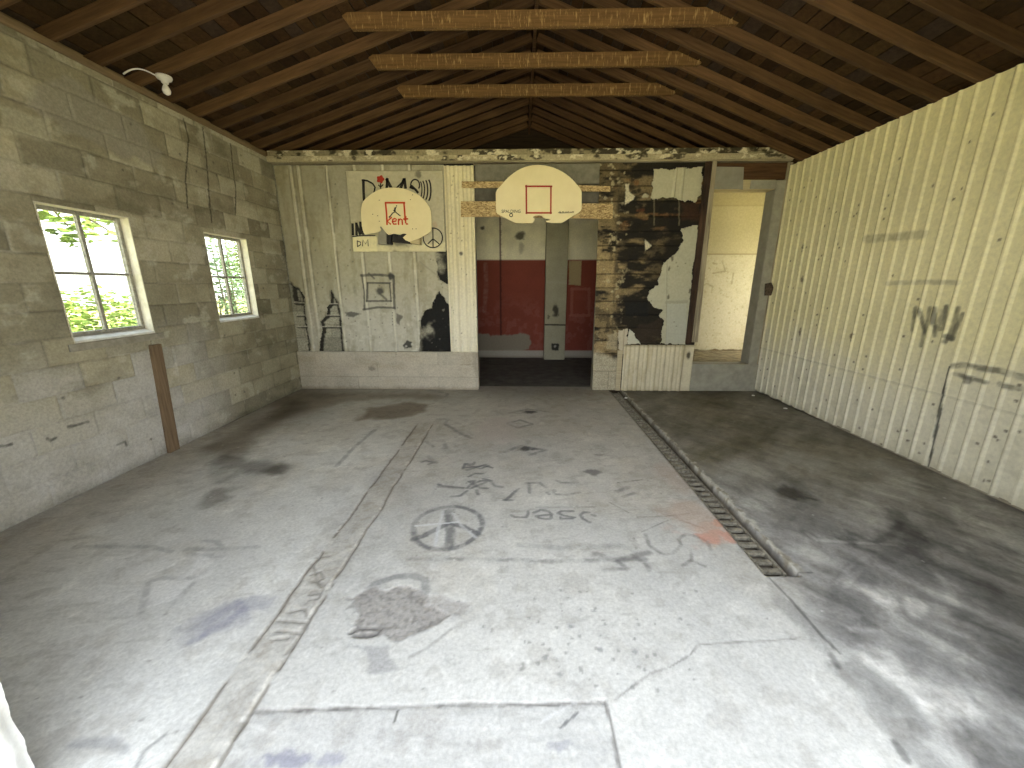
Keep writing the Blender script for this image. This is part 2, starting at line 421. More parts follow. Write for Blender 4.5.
# ================================================================== FLOOR
def make_floor():
    c = Canvas(grid(-3.42, 3.64, 0.0085), grid(0.2, 5.92, 0.0085), (0.475, 0.458, 0.418))
    X, Y = c.X, c.Y; W = (slice(None), slice(None))
    n1 = fbm(X, Y, 0.9, 6, 1); n2 = fbm(X, Y, 0.22, 5, 2); n3 = fbm(X * 0.5 + Y * .2, Y - X * .5, 0.35, 5, 4); n4 = fbm(X, Y, 0.05, 3, 9)
    c.c *= (0.74 + 0.34 * n1 + 0.16 * n2)[..., None] * (0.93 + 0.14 * n4)[..., None]
    # cooler tone towards the doorway, warmer deep inside
    k = ss(1.0, 5.2, Y + (n1 - .5) * 2)
    c.c *= 1 + (k[..., None] - 0.5) * np.array([0.03, -0.01, -0.09])
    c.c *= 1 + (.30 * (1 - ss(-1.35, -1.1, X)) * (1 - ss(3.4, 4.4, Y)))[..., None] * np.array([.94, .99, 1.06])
    # slightly paler near the door in the middle bay
    m = (1 - ss(0.9, 2.6, Y + (n2 - .5) * 1.0)) * ss(-1.9, -0.6, X) * (1 - ss(1.0, 1.7, X + (n2 - .5) * .5))
    c.c *= (1 + 0.08 * m)[..., None]
    # right bay: grime swept in streaks
    st = fbm((X + Y) * 0.35, (X - Y) * 1.2, 0.30, 5, 21); st2 = fbm(X * .5 + Y * 0.9, X - Y * .4, 0.5, 5, 23)
    right = ss(1.40, 1.62, X + 0.10 * (n2 - .5) + np.where(Y < 1.85, (1.85 - Y) * 0.05 + (n3 - .5) * .25, 0))
    g = np.clip(0.62 + 0.50 * (st - .5) * 2.0 + 0.3 * (st2 - .5), 0.2, 0.95)
    far = ss(1.9, 3.6, Y)
    dark = np.stack([0.150 + 0 * X, 0.144 - 0.014 * far, 0.140 - 0.058 * far], -1) * (0.75 + 0.5 * fbm(X + Y * .4, Y * .8 - X * .5, .12, 5, 138))[..., None]
    mm = right * g
    c.c = c.c * (1 - mm[..., None]) + dark * mm[..., None]
    c.c[..., :] *= (1 - 0.30 * right * ss(3.2, 3.9, Y) * 0.9)[..., None]  # right bay darker again towards the back
    al = X * .53 - Y * .85; ac = X * .85 + Y * .53
    wx = (n3 - .5) * .35; k1 = fbm((al + wx) * .42, ac + wx * .6, .11, 6, 141); k2 = fbm(al * .55 + wx, ac, .035, 4, 142); k3 = fbm(al * .5, ac, .35, 5, 143); nearr = 1 - ss(2.0, 3.4, Y) * .6
    c.c *= 1 + (right * nearr * (np.clip((k1 - .5) * 1.5, -.35, .4) + (k2 - .5) * .5 + (k3 - .5) * .5 - .06))[..., None]
    # left bay: damp dirt along the block wall, and a darker tone towards the back wall
    dw = (X - XL) - 0.30 - 0.5 * (n1 - .4) - 0.35 * (n3 - .5) - 0.25 * ss(3.2, 4.6, Y) * (1 - ss(5.1, 5.6, Y)) * 2
    c.mul(W, (1 - ss(-0.2, 0.45, dw)) * 0.65, (0.60, 0.56, 0.51))
    c.mul(W, ss(0.48, 0.72, n3) * ss(-1.3, -1.9, -X) * 0 + ss(0.52, 0.75, n3) * (1 - ss(-1.6, -1.1, X)) * 0.4, (0.78, 0.77, 0.77))
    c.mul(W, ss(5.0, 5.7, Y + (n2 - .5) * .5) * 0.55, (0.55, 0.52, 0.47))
    mo = fbm(X, Y, .09, 5, 131); c.mul(W, ss(.54, .72, mo) * .55, (.76, .74, .72)); c.mul(W, ss(.58, .74, fbm(X, Y, .16, 5, 132)) * .6, (1.16, 1.16, 1.15)); c.mul(W, ss(.62, .76, fbm(X, Y, .022, 3, 136)) * .2, (.72, .71, .70)); c.mul(W, ss(.56, .7, fbm(X, Y, .5, 5, 137)) * .45 * ss(1.3, 2.0, Y), (.88, .84, .78))
    hs = fbm(X * .35 + Y * .1, Y * 1.6 - X * .3, .05, 5, 133); c.mul(W, ss(.62, .72, hs) * ss(.4, .6, n1) * .35, (.66, .65, .63))
    sc2 = fbm(X * 1.3 - Y, (X + Y) * .3, .04, 4, 134); c.mul(W, ss(.66, .74, sc2) * ss(.45, .6, n2) * .5, (1.22, 1.22, 1.22))
    c.z += .0012 * (fbm(X, Y, .035, 4, 135) - .5)
    z8 = zm(160, 390, 5.69)
    P = lambda pts: [fl(u, v) for u, v in pts]
    c.poly(P(z8((320, 440), (330, 372), (480, 365), (580, 390), (705, 402), (750, 430), (690, 482), (560, 492), (460, 480), (380, 505))), (0.42, 0.41, 0.40), 0.95, 0.07, 0.14, mul=True)
    c.poly(P(z8((560, 470), (640, 430), (710, 405), (752, 430), (690, 482))), (0.42, 0.40, 0.38), 0.8, 0.06, 0.08, mul=True)
    c.poly(P(z8((200, 665), (230, 610), (300, 570), (460, 552), (400, 585), (445, 600), (400, 640), (280, 672))), (0.5, 0.48, 0.46), 0.9, 0.05, 0.09, mul=True)
    c.poly(P(z8((130, 350), (480, 355), (600, 240), (820, 100), (760, 60), (560, 180), (300, 300))), (0.45, 0.42, 0.39), 0.9, 0.14, 0.25, mul=True)
    c.poly(P([(352, 422), (372, 408), (410, 403), (432, 404), (425, 412), (400, 417), (370, 420)]), (0.42, 0.36, 0.30), 0.9, 0.07, 0.12, mul=True)
    c.poly(P([(250, 400), (300, 394), (420, 392), (440, 398), (330, 404), (280, 415)]), (0.62, 0.58, 0.52), 0.9, 0.15, 0.25, mul=True)
    # big faint shapes and blue spray on the left bay
    z0 = zm(0, 380, 1.98)
    c.poly(P(z0((85, 432), (215, 350), (345, 335), (375, 350), (300, 390), (250, 440))), (1.16, 1.16, 1.17), 0.7, 0.02, 0.03, mul=True)
    c.poly(P(z0((270, 455), (300, 395), (375, 380), (395, 340), (445, 350), (400, 395), (350, 435))), (1.22, 1.22, 1.24), 0.8, 0.015, 0.03, mul=True)
    for pts in (((280, 460), (295, 400), (320, 392), (380, 392)), ((345, 440), (395, 390), (440, 350), (375, 345)), ((370, 335), (440, 335), (510, 330)), ((405, 318), (430, 320), (445, 340)), ((150, 330), (300, 330), (340, 340))):
        c.stroke(P(z0(*pts)), 0.012, (0.25, 0.25, 0.25), 0.5, 0.02, fade=0.6)
    c.blob(fl(*z0((445, 470))[0]), 0.17, 0.10, (0.25, 0.25, 0.31), 0.5, 0.5, rag=1.0)
    c.stroke(P(z0((385, 515), (480, 460), (470, 440), (410, 480))), 0.02, (0.22, 0.22, 0.30), 0.5, 0.03, fade=0.5)
    c.stroke(P(z0((270, 768), (285, 735), (330, 700))), 0.006, (0.2, 0.2, 0.2), 0.6, 0.008)
    c.stroke(P([(73, 744), (110, 742), (125, 750)]), 0.012, (0.26, 0.26, 0.28), 0.5, 0.02)
    # concrete strip where a wall once stood: broken edges, rough middle
    e0 = -1.18 + 0.03 * (fbm(Y, Y * 0, 0.3, 4, 31) - .5); e1 = -1.0 + 0.045 * (fbm(Y, Y * 0 + 3, 0.22, 4, 32) - .5)
    end = 1 - ss(4.12, 4.3, Y + (n2 - .5) * .3)
    inside = ss(-0.012, 0.0, X - e0) * (1 - ss(0.0, 0.012, X - e1)) * end
    c.mul(W, inside * 0.9, (0.95, 0.935, 0.91))
    c.z += inside * (0.010 * (fbm(X, Y, 0.06, 4, 33) - .6))
    cr0 = np.exp(-((X - e0) / 0.008) ** 2) * end * ss(0.25, 0.4, fbm(Y, X * 0, 0.16, 3, 34) + .06); cr1 = np.exp(-((X - e1) / 0.007) ** 2) * end * ss(0.28, 0.4, fbm(Y, X * 0 + 5, 0.14, 3, 35) + .04)
    c.z -= 0.008 * (cr0 + cr1); c.mul(W, np.clip(cr0 + cr1, 0, 1) * 0.9, (0.36, 0.32, 0.28)); c.mul(W, inside * ss(.5, .7, fbm(X, Y, .07, 4, 139)) * .6, (.8, .76, .71))
    c.mul(W, np.exp(-((X - e1 + .016) / 0.008) ** 2) * end * ss(.5, .62, fbm(Y, X, 0.05, 3, 36)), (1.35, 1.33, 1.30))
    z2 = zm(200, 500, 2.864)
    for pts in (((318, 215), (345, 205), (352, 225), (322, 232), (356, 240), (350, 258), (318, 262)), ((312, 270), (345, 265), (340, 280), (312, 285)), ((222, 345), (300, 350)), ((215, 375), (290, 380)), ((205, 400), (250, 395)), ((255, 320), (300, 310), (305, 330)), ((245, 440), (280, 400)), ((330, 165), (370, 160)), ((325, 190), (345, 250))):
        c.stroke(P(z2(*pts)), 0.007, (0.24, 0.225, 0.2), 0.7, 0.008, dz=-0.004)
    c.poly(P(z2((90, 640), (130, 625), (140, 650), (105, 680))), (0.66, 0.65, 0.64), 0.9, 0.015, 0.03, mul=True, dz=-0.006)
    # rough patch by the doorway
    pat = [fl(u, v) for u, v in ((259, 709), (330, 707), (400, 706), (470, 703), (530, 704), (605, 702), (613, 730), (628, 790))] + [(0.4, 0.7), (-0.95, 0.7), (-0.99, 1.0)]
    Wp, Xp, Yp, m = c.mask(pat, 0.006, 0.012)
    c.z[Wp] += m * (-0.0015 + 0.005 * (fbm(Xp * .25, Yp, 0.04, 4, 41) - .5))
    c.mul(Wp, m * (0.5 + 0.8 * (fbm(Xp * .3, Yp, 0.07, 4, 42) - .3)), (0.84, 0.84, 0.85))
    c.stroke(P([(253, 712), (330, 709), (400, 707), (468, 704), (530, 705), (605, 702)]), 0.006, (0.15, 0.14, 0.13), 0.9, 0.006, rag=1.5, dz=-0.002, fade=0.45)
    c.stroke(P([(605, 702), (611, 722), (620, 768)]), 0.006, (0.16, 0.15, 0.14), 0.85, 0.006, rag=1.5, dz=-0.002)
    c.stroke(P([(541, 722), (556, 712), (575, 703)]), 0.005, (0.6, 0.6, 0.6), 0.5, 0.005, fade=.4)
    c.stroke(P([(560, 728), (577, 713)]), 0.006, (0.12, 0.12, 0.12), 0.8, 0.004)
    c.stroke(P([(394, 722), (397, 712)]), 0.006, (0.08, 0.08, 0.07), 0.9, 0.003)
    c.blob(fl(285, 760), 0.10, 0.03, (0.20, 0.20, 0.26), 0.7); c.blob(fl(330, 760), 0.06, 0.025, (0.22, 0.22, 0.27), 0.6); c.blob(fl(560, 746), 0.05, 0.02, (0.26, 0.26, 0.28), 0.7)
    # long crack
    c.stroke(P([(615, 700), (630, 688), (650, 673), (668, 668), (690, 655), (697, 645), (720, 643), (775, 640), (800, 638)]), 0.004, (0.2, 0.19, 0.18), 0.75, 0.005, rag=2.5, dz=-0.001, fade=0.4)
    # missing top coat in the middle
    zp = lambda *p: P(z2(*p))
    c.stroke(zp((480, 262), (500, 240), (560, 220), (610, 216), (645, 228), (648, 262), (620, 268)), 0.022, (0.21, 0.21, 0.205), 0.8, 0.02, fade=0.3)
    c.poly(zp((410, 280), (440, 275), (490, 250), (600, 248), (640, 265), (640, 300), (720, 330), (640, 372), (560, 405), (490, 390), (430, 378), (452, 330), (440, 300)), (0.27, 0.25, 0.23), 0.85, 0.008, 0.035, dz=-0.004, tex=0.15)
    c.poly(zp((620, 268), (780, 290), (745, 320), (640, 368)), (0.30, 0.28, 0.26), 0.75, 0.02, 0.03, dz=-0.004, tex=.3)
    c.stroke(zp((430, 380), (450, 365), (520, 365), (500, 385), (440, 388)), 0.01, (0.14, 0.13, 0.12), 0.7, 0.008, dz=-0.006)
    c.poly(zp((400, 412), (470, 418), (535, 420), (538, 460), (572, 485), (480, 500), (482, 432)), (0.31, 0.305, 0.30), 0.8, 0.01, 0.02)
    c.stroke(zp((600, 450), (650, 425), (720, 370), (760, 350)), 0.008, (0.2, 0.19, 0.18), 0.5, 0.008, fade=0.6)
    Wq, Xq, Yq, m = c.mask(zp((410, 280), (440, 275), (490, 250), (600, 248), (640, 265), (720, 330), (640, 372), (560, 405), (490, 390), (430, 378)), 0.01, 0.02)
    c.z[Wq] += m * 0.0035 * (vn(Xq, Yq, 0.012, 77) - .5); c.mul(Wq, m * ss(.5, .9, vn(Xq, Yq, .014, 78)), (0.7, 0.7, 0.7))
    # peace sign sprayed on the floor
    pc = (-0.475, 2.245); r = 0.228
    ring = [(pc[0] + r * math.cos(a) * (1 + .03 * math.sin(3 * a)), pc[1] + r * math.sin(a) * 1.03) for a in np.linspace(0.2, 6.55, 44)]
    blk = (0.085, 0.088, 0.095)
    c.stroke(ring, 0.016, blk, 0.75, 0.020, fade=0.5)
    zq = zm(400, 450, 6.983)
    c.stroke(P(zq((340, 460), (350, 540), (348, 640), (340, 670))), 0.030, blk, 0.7, 0.03, fade=0.4)
    c.stroke(P(zq((328, 430), (360, 425))), 0.03, blk, 0.6, 0.02, fade=0.5)
    c.stroke(P(zq((340, 510), (270, 545), (160, 600), (95, 622))), 0.024, blk, 0.8, 0.02, fade=0.3)
    c.stroke(P(zq((370, 515), (440, 535), (545, 585))), 0.024, blk, 0.75, 0.02, fade=0.3)
    c.stroke(P(zq((110, 530), (240, 518), (410, 503))), 0.011, (0.62, 0.62, 0.62), 0.8, 0.006)
    c.stroke(P(zq((300, 430), (270, 540), (245, 665))), 0.012, (0.58, 0.58, 0.58), 0.75, 0.01, fade=.3)
    c.stroke(P(zq((370, 440), (430, 530), (530, 610))), 0.010, (0.56, 0.56, 0.56), 0.6, 0.01, fade=.3)
    # other scrawls
    sc = (0.11, 0.112, 0.115)
    for pts in (((440, 130), (455, 95), (510, 100), (520, 85)), ((440, 125), (600, 110), (645, 125)), ((460, 100), (560, 130), (620, 110)), ((470, 140), (600, 100)), ((480, 185), (520, 165), (580, 165)), ((470, 265), (520, 215), (480, 220), (560, 265), (610, 268)), ((500, 240), (560, 215), (640, 215), (580, 200)), ((490, 270), (600, 225)), ((270, 240), (300, 252), (440, 265)), ((360, 325), (420, 320), (470, 285)), ((535, 280), (545, 310))):
        c.stroke(P(zq(*pts)), 0.011, sc, 0.75, 0.015, fade=0.4)
    for pts in (((155, 85), (180, 75), (245, 90), (200, 98)), ((740, 350), (790, 300), (830, 270)), ((730, 350), (780, 350))):
        c.stroke(P(zq(*pts)), 0.010, sc, 0.6, 0.012, fade=0.4)
    zj = zm(490, 480, 7.877)
    for pts in (((300, 245), (300, 270), (285, 295), (200, 292), (170, 278)),
                ((345, 258), (400, 235), (460, 245), (485, 270), (480, 303), (440, 308), (390, 300), (362, 285), (400, 280), (480, 272)),
                ((655, 245), (560, 245), (535, 262), (580, 280), (665, 295), (640, 303), (560, 305), (555, 292)),
                ((780, 255), (740, 255), (710, 275), (730, 305), (790, 335)), ((805, 275), (825, 280))):
        c.stroke(P(zj(*pts)), 0.013, sc, 0.72, 0.010, fade=0.25)
    c.stroke(P(zj((370, 215), (560, 215), (700, 215), (820, 212))), 0.010, sc, 0.4, 0.012, fade=0.5)
    for pts in (((305, 25), (312, 100)), ((280, 25), (390, 20), (440, 60)), ((450, 100), (465, 110)), ((520, 112), (600, 118), (705, 98)), ((505, 80), (500, 100)), ((525, 5), (560, 22), (690, 22)), ((120, 155), (160, 130), (200, 88)), ((110, 158), (180, 160)), ((5, 10), (40, 50), (100, 55))):
        c.stroke(P(zj(*pts)), 0.014, sc, 0.55, 0.014, fade=0.45)
    c.stroke(P([(410, 559), (470, 559), (560, 561), (645, 559)]), 0.010, (0.15, 0.15, 0.15), 0.6, 0.022, fade=0.7)
    c.stroke(P([(520, 545), (560, 548), (620, 546), (635, 550)]), 0.02, (0.2, 0.2, 0.2), 0.4, 0.025, fade=0.6)
    zt = zm(595, 460, 6.827)
    for pts, w in ((((290, 390), (470, 385), (640, 365)), .012), (((320, 490), (500, 410)), .008), (((580, 410), (740, 465)), .012), (((345, 510), (370, 580), (440, 630)), .02), (((450, 640), (530, 640), (590, 580), (570, 540), (620, 505), (700, 520), (770, 560), (790, 615)), .016), (((600, 720), (655, 685), (750, 725)), .014), (((658, 640), (658, 690)), .014),
                   (((0, 640), (160, 690), (250, 660), (370, 630)), .03), (((150, 690), (220, 740), (60, 750)), .02), (((250, 650), (340, 700), (370, 750)), .02), (((150, 215), (230, 185)), .03), (((195, 250), (270, 225)), .022), (((155, 155), (320, 135)), .012), (((100, 290), (230, 360)), .008)):
        c.stroke(P(zt(*pts)), w * .6, (0.125, 0.12, 0.115), 0.6, w * .8, fade=0.5)
    for uv, rx, ry in (((530, 412), .10, .07), ((527, 449), .11, .06)):
        c.blob(fl(*uv), rx, ry, (0.06, 0.055, 0.05), 0.9)
    for pts in ([(505, 452), (520, 446), (545, 450), (530, 455)], [(510, 413), (528, 409), (548, 412)], [(508, 423), (520, 420), (532, 424), (518, 428), (508, 424)]):
        c.stroke(P(pts), 0.02, sc, 0.55, 0.025, fade=0.5)
    c.blob(fl(592, 472), .075, .065, (0.155, 0.145, 0.14), 0.85); c.blob(fl(600, 455), .06, .03, (0.2, .19, .18), 0.5)
    # yellowish and orange spray by the drain
    c.blob(fl(719, 523), .05, .05, (0.60, 0.22, 0.13), 0.6, rag=1.1); c.blob(fl(714, 535), .13, .065, (0.58, 0.24, 0.16), 0.62, rag=1.2); c.blob(fl(711, 532), .22, .12, (0.55, 0.33, 0.25), 0.4, rag=1.); c.blob(fl(690, 515), .20, .22, (0.46, 0.33, 0.25), 0.5)
    c.blob(fl(676, 478), .16, .3, (0.42, 0.33, 0.27), 0.5); c.blob(fl(495, 430), .3, .45, (0.47, 0.40, 0.36), 0.45)
    z3 = zm(330, 380, 6.02)
    for pts in (((650, 235), (710, 235), (690, 265), (790, 330), (850, 350)), ((700, 270), (760, 300), (830, 340)), ((580, 370), (620, 400)), ((690, 385), (700, 410), (680, 410)), ((555, 490), (580, 485), (640, 498), (590, 460)), ((660, 75), (710, 80), (700, 100), (650, 95)), ((40, 520), (150, 400), (270, 300)), ((660, 640), (800, 650))):
        c.stroke(P(z3(*pts)), 0.022, (0.17, 0.16, 0.15), 0.5, 0.02, fade=0.5)
    c.blob(fl(366, 453), .07, .06, (.62, .61, .58), 0.7)
    # pits and specks
    rng = random.Random(5)
    for _ in range(60):
        u = rng.gauss(580, 50); v = rng.uniform(590, 690); r_ = rng.uniform(.006, .011); c.blob(fl(u, v), r_, r_, (0.2, 0.2, 0.19), 0.7, rag=.3)
    for _ in range(260):
        x = rng.uniform(-3.2, 3.4); y = rng.uniform(1.0, 5.4); r_ = rng.uniform(.005, .011); c.blob((x, y), r_, r_, (0.2, 0.19, 0.18) if rng.random() < .75 else (.62, .61, .58), 0.6, rag=.3)
    for uv in ((593, 611), (571, 626), (545, 657), (560, 675), (600, 650), (635, 652)): c.blob(fl(*uv), .016, .012, (0.2, .205, .205), .7)
    # right bay marks
    c.poly(P([(772, 487), (785, 483), (800, 490), (812, 497), (795, 500), (778, 494)]), (0.35, 0.34, 0.32), 0.9, 0.05, 0.06, mul=True, dz=-0.015)
    zr = zm(740, 440, 3.606)
    for pts, w, k in ((((240, 335), (275, 360), (420, 370), (560, 378)), .02, 1.5), (((240, 330), (260, 350), (280, 380)), .05, .7), (((350, 520), (400, 455), (450, 425)), .02, 1.25), (((375, 530), (440, 460)), .02, 1.25), (((580, 300), (560, 330), (490, 370)), .04, .6), (((690, 460), (760, 540), (770, 590)), .03, 1.3), (((700, 440), (900, 560), (1010, 640)), .12, .72), (((560, 260), (600, 330), (640, 370)), .09, .6), (((640, 590), (625, 625)), .05, 1.6), (((480, 545), (540, 600)), .07, 1.6), (((800, 640), (1010, 720)), .06, .6), (((100, 90), (160, 130), (230, 200)), .12, .75), (((110, 480), (260, 478)), .012, .4)):
        s_ = P(zr(*pts)); Wm = c.win(s_, w * 2)
        d = np.full(c.X[Wm].shape, 9.)
        for p, q in zip(s_, s_[1:]): d = np.minimum(d, seg_d(c.X[Wm], c.Y[Wm], p, q))
        c.mul(Wm, 1 - ss(w * .3, w, d + (fbm(c.X[Wm], c.Y[Wm], .08, 4, 88) - .5) * w), (k,) * 3)
    z4 = zm(740, 560, 3.606)
    for pts, w, k in ((((100, 60), (190, 150), (300, 280), (360, 335)), .012, .45), (((150, 150), (200, 200), (300, 315)), .06, .72), (((330, 345), (355, 385)), .025, .5), (((380, 410), (480, 490), (560, 590), (700, 740)), .09, .66), (((420, 380), (560, 480), (640, 600)), .07, .72), (((500, 360), (640, 470), (780, 520)), .11, 1.7), (((400, 250), (510, 255)), .025, 1.4), (((880, 240), (1010, 370)), .13, .78), (((560, 660), (600, 720)), .02, .5), (((840, 215), (1020, 290)), .02, 1.35), (((700, 560), (900, 720)), .08, 1.25), (((420, 90), (540, 175)), .08, 1.5)):
        s_ = P(z4(*pts)); Wm = c.win(s_, w * 2)
        d = np.full(c.X[Wm].shape, 9.)
        for p, q in zip(s_, s_[1:]): d = np.minimum(d, seg_d(c.X[Wm], c.Y[Wm], p, q))
        c.mul(Wm, 1 - ss(w * .3, w, d + (fbm(c.X[Wm], c.Y[Wm], .08, 4, 89) - .5) * w), (k,) * 3)
    # drain channel cut along the right bay, its rim broken
    ch = ss(1.368, 1.376, X) * (1 - ss(1.556, 1.566, X + .02 * (fbm(Y, X * 0, .1, 3, 60) - .5))) * ss(1.83, 1.84, Y)
    c.z -= 0.055 * ch; c.mul(W, ch, (0.35, 0.30, 0.24))
    rim = ss(1.556, 1.568, X) * (1 - ss(1.585, 1.598, X + .075 * (fbm(Y, X * 0, .06, 4, 61) - .5))) * ss(1.80, 1.95, Y)
    c.c = c.c * (1 - rim[..., None] * .75) + np.array([0.50, 0.475, 0.40]) * rim[..., None] * .75
    c.z += rim * 0.012 * (fbm(Y, X, .025, 4, 62) - .6); c.mul(W, rim * ss(.45, .65, fbm(Y, X, .04, 4, 63)), (.55, .52, .47))
    lip = np.exp(-((X - 1.362) / .007) ** 2) * ss(1.83, 1.9, Y); c.mul(W, lip * .6, (.55, .52, .48))
    o = c.build('floor', lambda X, Y, Z: (X, Y, Z), M['floor'], extra=[(-3.42, 3.64, 0.2, 5.92, -0.25, -0.09, (0.3, 0.3, 0.3))])
    structure(o)
    return o
make_floor()

# ================================================================== LEFT WALL (concrete blocks) and its two windows
WIN = [(2.83, 3.50, 1.13, 2.125), (4.30, 4.97, 1.15, 2.11)]
def blocks(c, U, V, course=0.197, length=0.405, seed=0, joint=0.007, depth=0.007, tone=0.30):
    k = np.floor(V / course); off = np.where(k % 2 == 0, 0, length / 2) + (_h(k, k * 0 + seed, 3) - .5) * 0.02
    j = np.floor((U + off) / length)
    fu = (U + off) / length - j; fv = V / course - k
    wob = (fbm(U, V, 0.12, 3, seed + 4) - .5) * 0.008
    du = np.minimum(fu, 1 - fu) * length + wob; dv = np.minimum(fv, 1 - fv) * course + wob
    d = np.minimum(du, dv)
    m = 1 - ss(joint * .5, joint * 1.6, d)
    r = _h(j, k, seed + 1)
    c.z -= depth * m + 0.0035 * (_h(j, k, seed + 9) - .5)
    c.c *= (1 + tone * (r - .5) * 2)[..., None]
    c.c *= (1 - 0.30 * m * (0.3 + fbm(U, V, 0.3, 3, seed + 6)))[..., None]
    return j, k, r, m
def make_left_wall():
    c = Canvas(grid(0.85, 5.74, 0.0095, *[w for a in WIN for w in a[:2]]), grid(0.0, HL, 0.0095, *[w for a in WIN for w in a[2:]]), (0.36, 0.335, 0.245))
    U, V = c.X, c.Y; W = (slice(None), slice(None))
    n1 = fbm(U, V, 0.7, 5, 101); n2 = fbm(U, V, 0.15, 4, 102); n3 = fbm(U * .4, V, 0.3, 4, 103)
    j, k, r, m = blocks(c, U, V, seed=11)
    c.c *= np.clip(0.62 + 0.55 * n1 + 0.40 * (n2 - .3), .3, 1.4)[..., None]
    fl_ = ss(.60, .74, fbm(U * .7, V, .11, 5, 109)); c.mix(W, fl_ * .6, (0.52, 0.50, 0.41)); c.mix(W, ss(.0, .006, -c.z - .003) * ss(.5, .65, fbm(U, V, .25, 4, 111)) * .55, (.55, .53, .45)); c.z += .003 * (fbm(U, V, .04, 4, 112) - .5); dk_ = ss(.60, .76, fbm(U * .5, V, .2, 5, 110)); c.mul(W, dk_ * .5, (.6, .58, .52))
    # whitewash left on the lower courses
    ww = (1 - ss(0.55, 1.15, V + (n1 - .5) * .8 + (r - .5) * .5)) * (1 - ss(3.5, 4.6, U))
    c.mix(W, np.clip(ww * 0.85 * (.5 + .9 * n2), 0, 1), (0.57, 0.565, 0.54))
    pr = ss(.74, .8, r) * ss(.3, .5, n2); c.mix(W, pr * .45, (0.48, 0.46, 0.37))
    # soot bands
    so = ss(.48, .75, n3) * ss(1.0, 1.6, V) * (1 - ss(2.7, 3.1, V)); c.mul(W, so * .55, (0.66, 0.64, 0.60))
    c.mul(W, ss(4.3, 5.3, U + (n1 - .5)) * (1 - ss(1.3, 2.3, V)) * .5, (.74, .74, .68))
    c.poly([(3.25, 3.05), (3.75, 2.95), (3.95, 2.75), (3.9, 2.62), (3.3, 2.62), (2.9, 2.75)], (0.30, 0.285, 0.24), .8, .03, .06)
    c.poly([sd(u, v, XL) for u, v in ((0, 105), (50, 120), (52, 143), (0, 132))], (0.47, 0.45, 0.35), .6, .015, .02)
    for pts in ([(184, 119), (189, 140), (186, 180), (188, 208)], [(203, 128), (207, 160), (209, 190), (212, 222)], [(231, 144), (233, 165), (236, 190), (236, 215)]):
        c.stroke([sd(u, v, XL) for u, v in pts], 0.010, (0.06, 0.055, 0.04), .9, .006, dz=-.006)
    z5 = zm(0, 300, 5.12)
    for pts in (((240, 710), (260, 720), (285, 705)), ((600, 740), (640, 725), (650, 745)), ((350, 650), (450, 625)), ((0, 750), (60, 740))):
        c.stroke([sd(u, v, XL) for u, v in z5(*pts)], .012, (0.08, .078, .07), .8, .008, fade=.3)
    c.stroke([sd(u, v, XL) for u, v in z5((900, 330), (910, 380), (895, 370))], .02, (.6, .59, .52), .6, .015)
    rng = random.Random(3)
    for _ in range(30): c.blob((rng.uniform(2.2, 5.6), rng.uniform(.1, 3.1)), .015, .015, (.1, .095, .08), .7, rag=.3)
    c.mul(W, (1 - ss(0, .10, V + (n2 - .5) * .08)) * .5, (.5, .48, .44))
    gx, gy = np.meshgrid((c.xs[1:] + c.xs[:-1]) / 2, (c.ys[1:] + c.ys[:-1]) / 2, indexing='ij')
    for a in WIN: c.keep &= ~((gx > a[0]) & (gx < a[1]) & (gy > a[2]) & (gy < a[3]))
    kc = (.33, .32, .27); x0, x1 = XL - 0.135, XL - 0.012
    ex = [(x0, x1, .6, WIN[0][0], 0, HL, kc), (x0, x1, WIN[0][1], WIN[1][0], 0, HL, kc), (x0, x1, WIN[1][1], 8.6, 0, HL, kc)]
    for a in WIN: ex += [(x0, x1, a[0], a[1], 0, a[2], kc), (x0, x1, a[0], a[1], a[3], HL, kc)]
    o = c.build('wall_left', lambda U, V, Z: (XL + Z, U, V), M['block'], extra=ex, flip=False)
    structure(o)
make_left_wall()

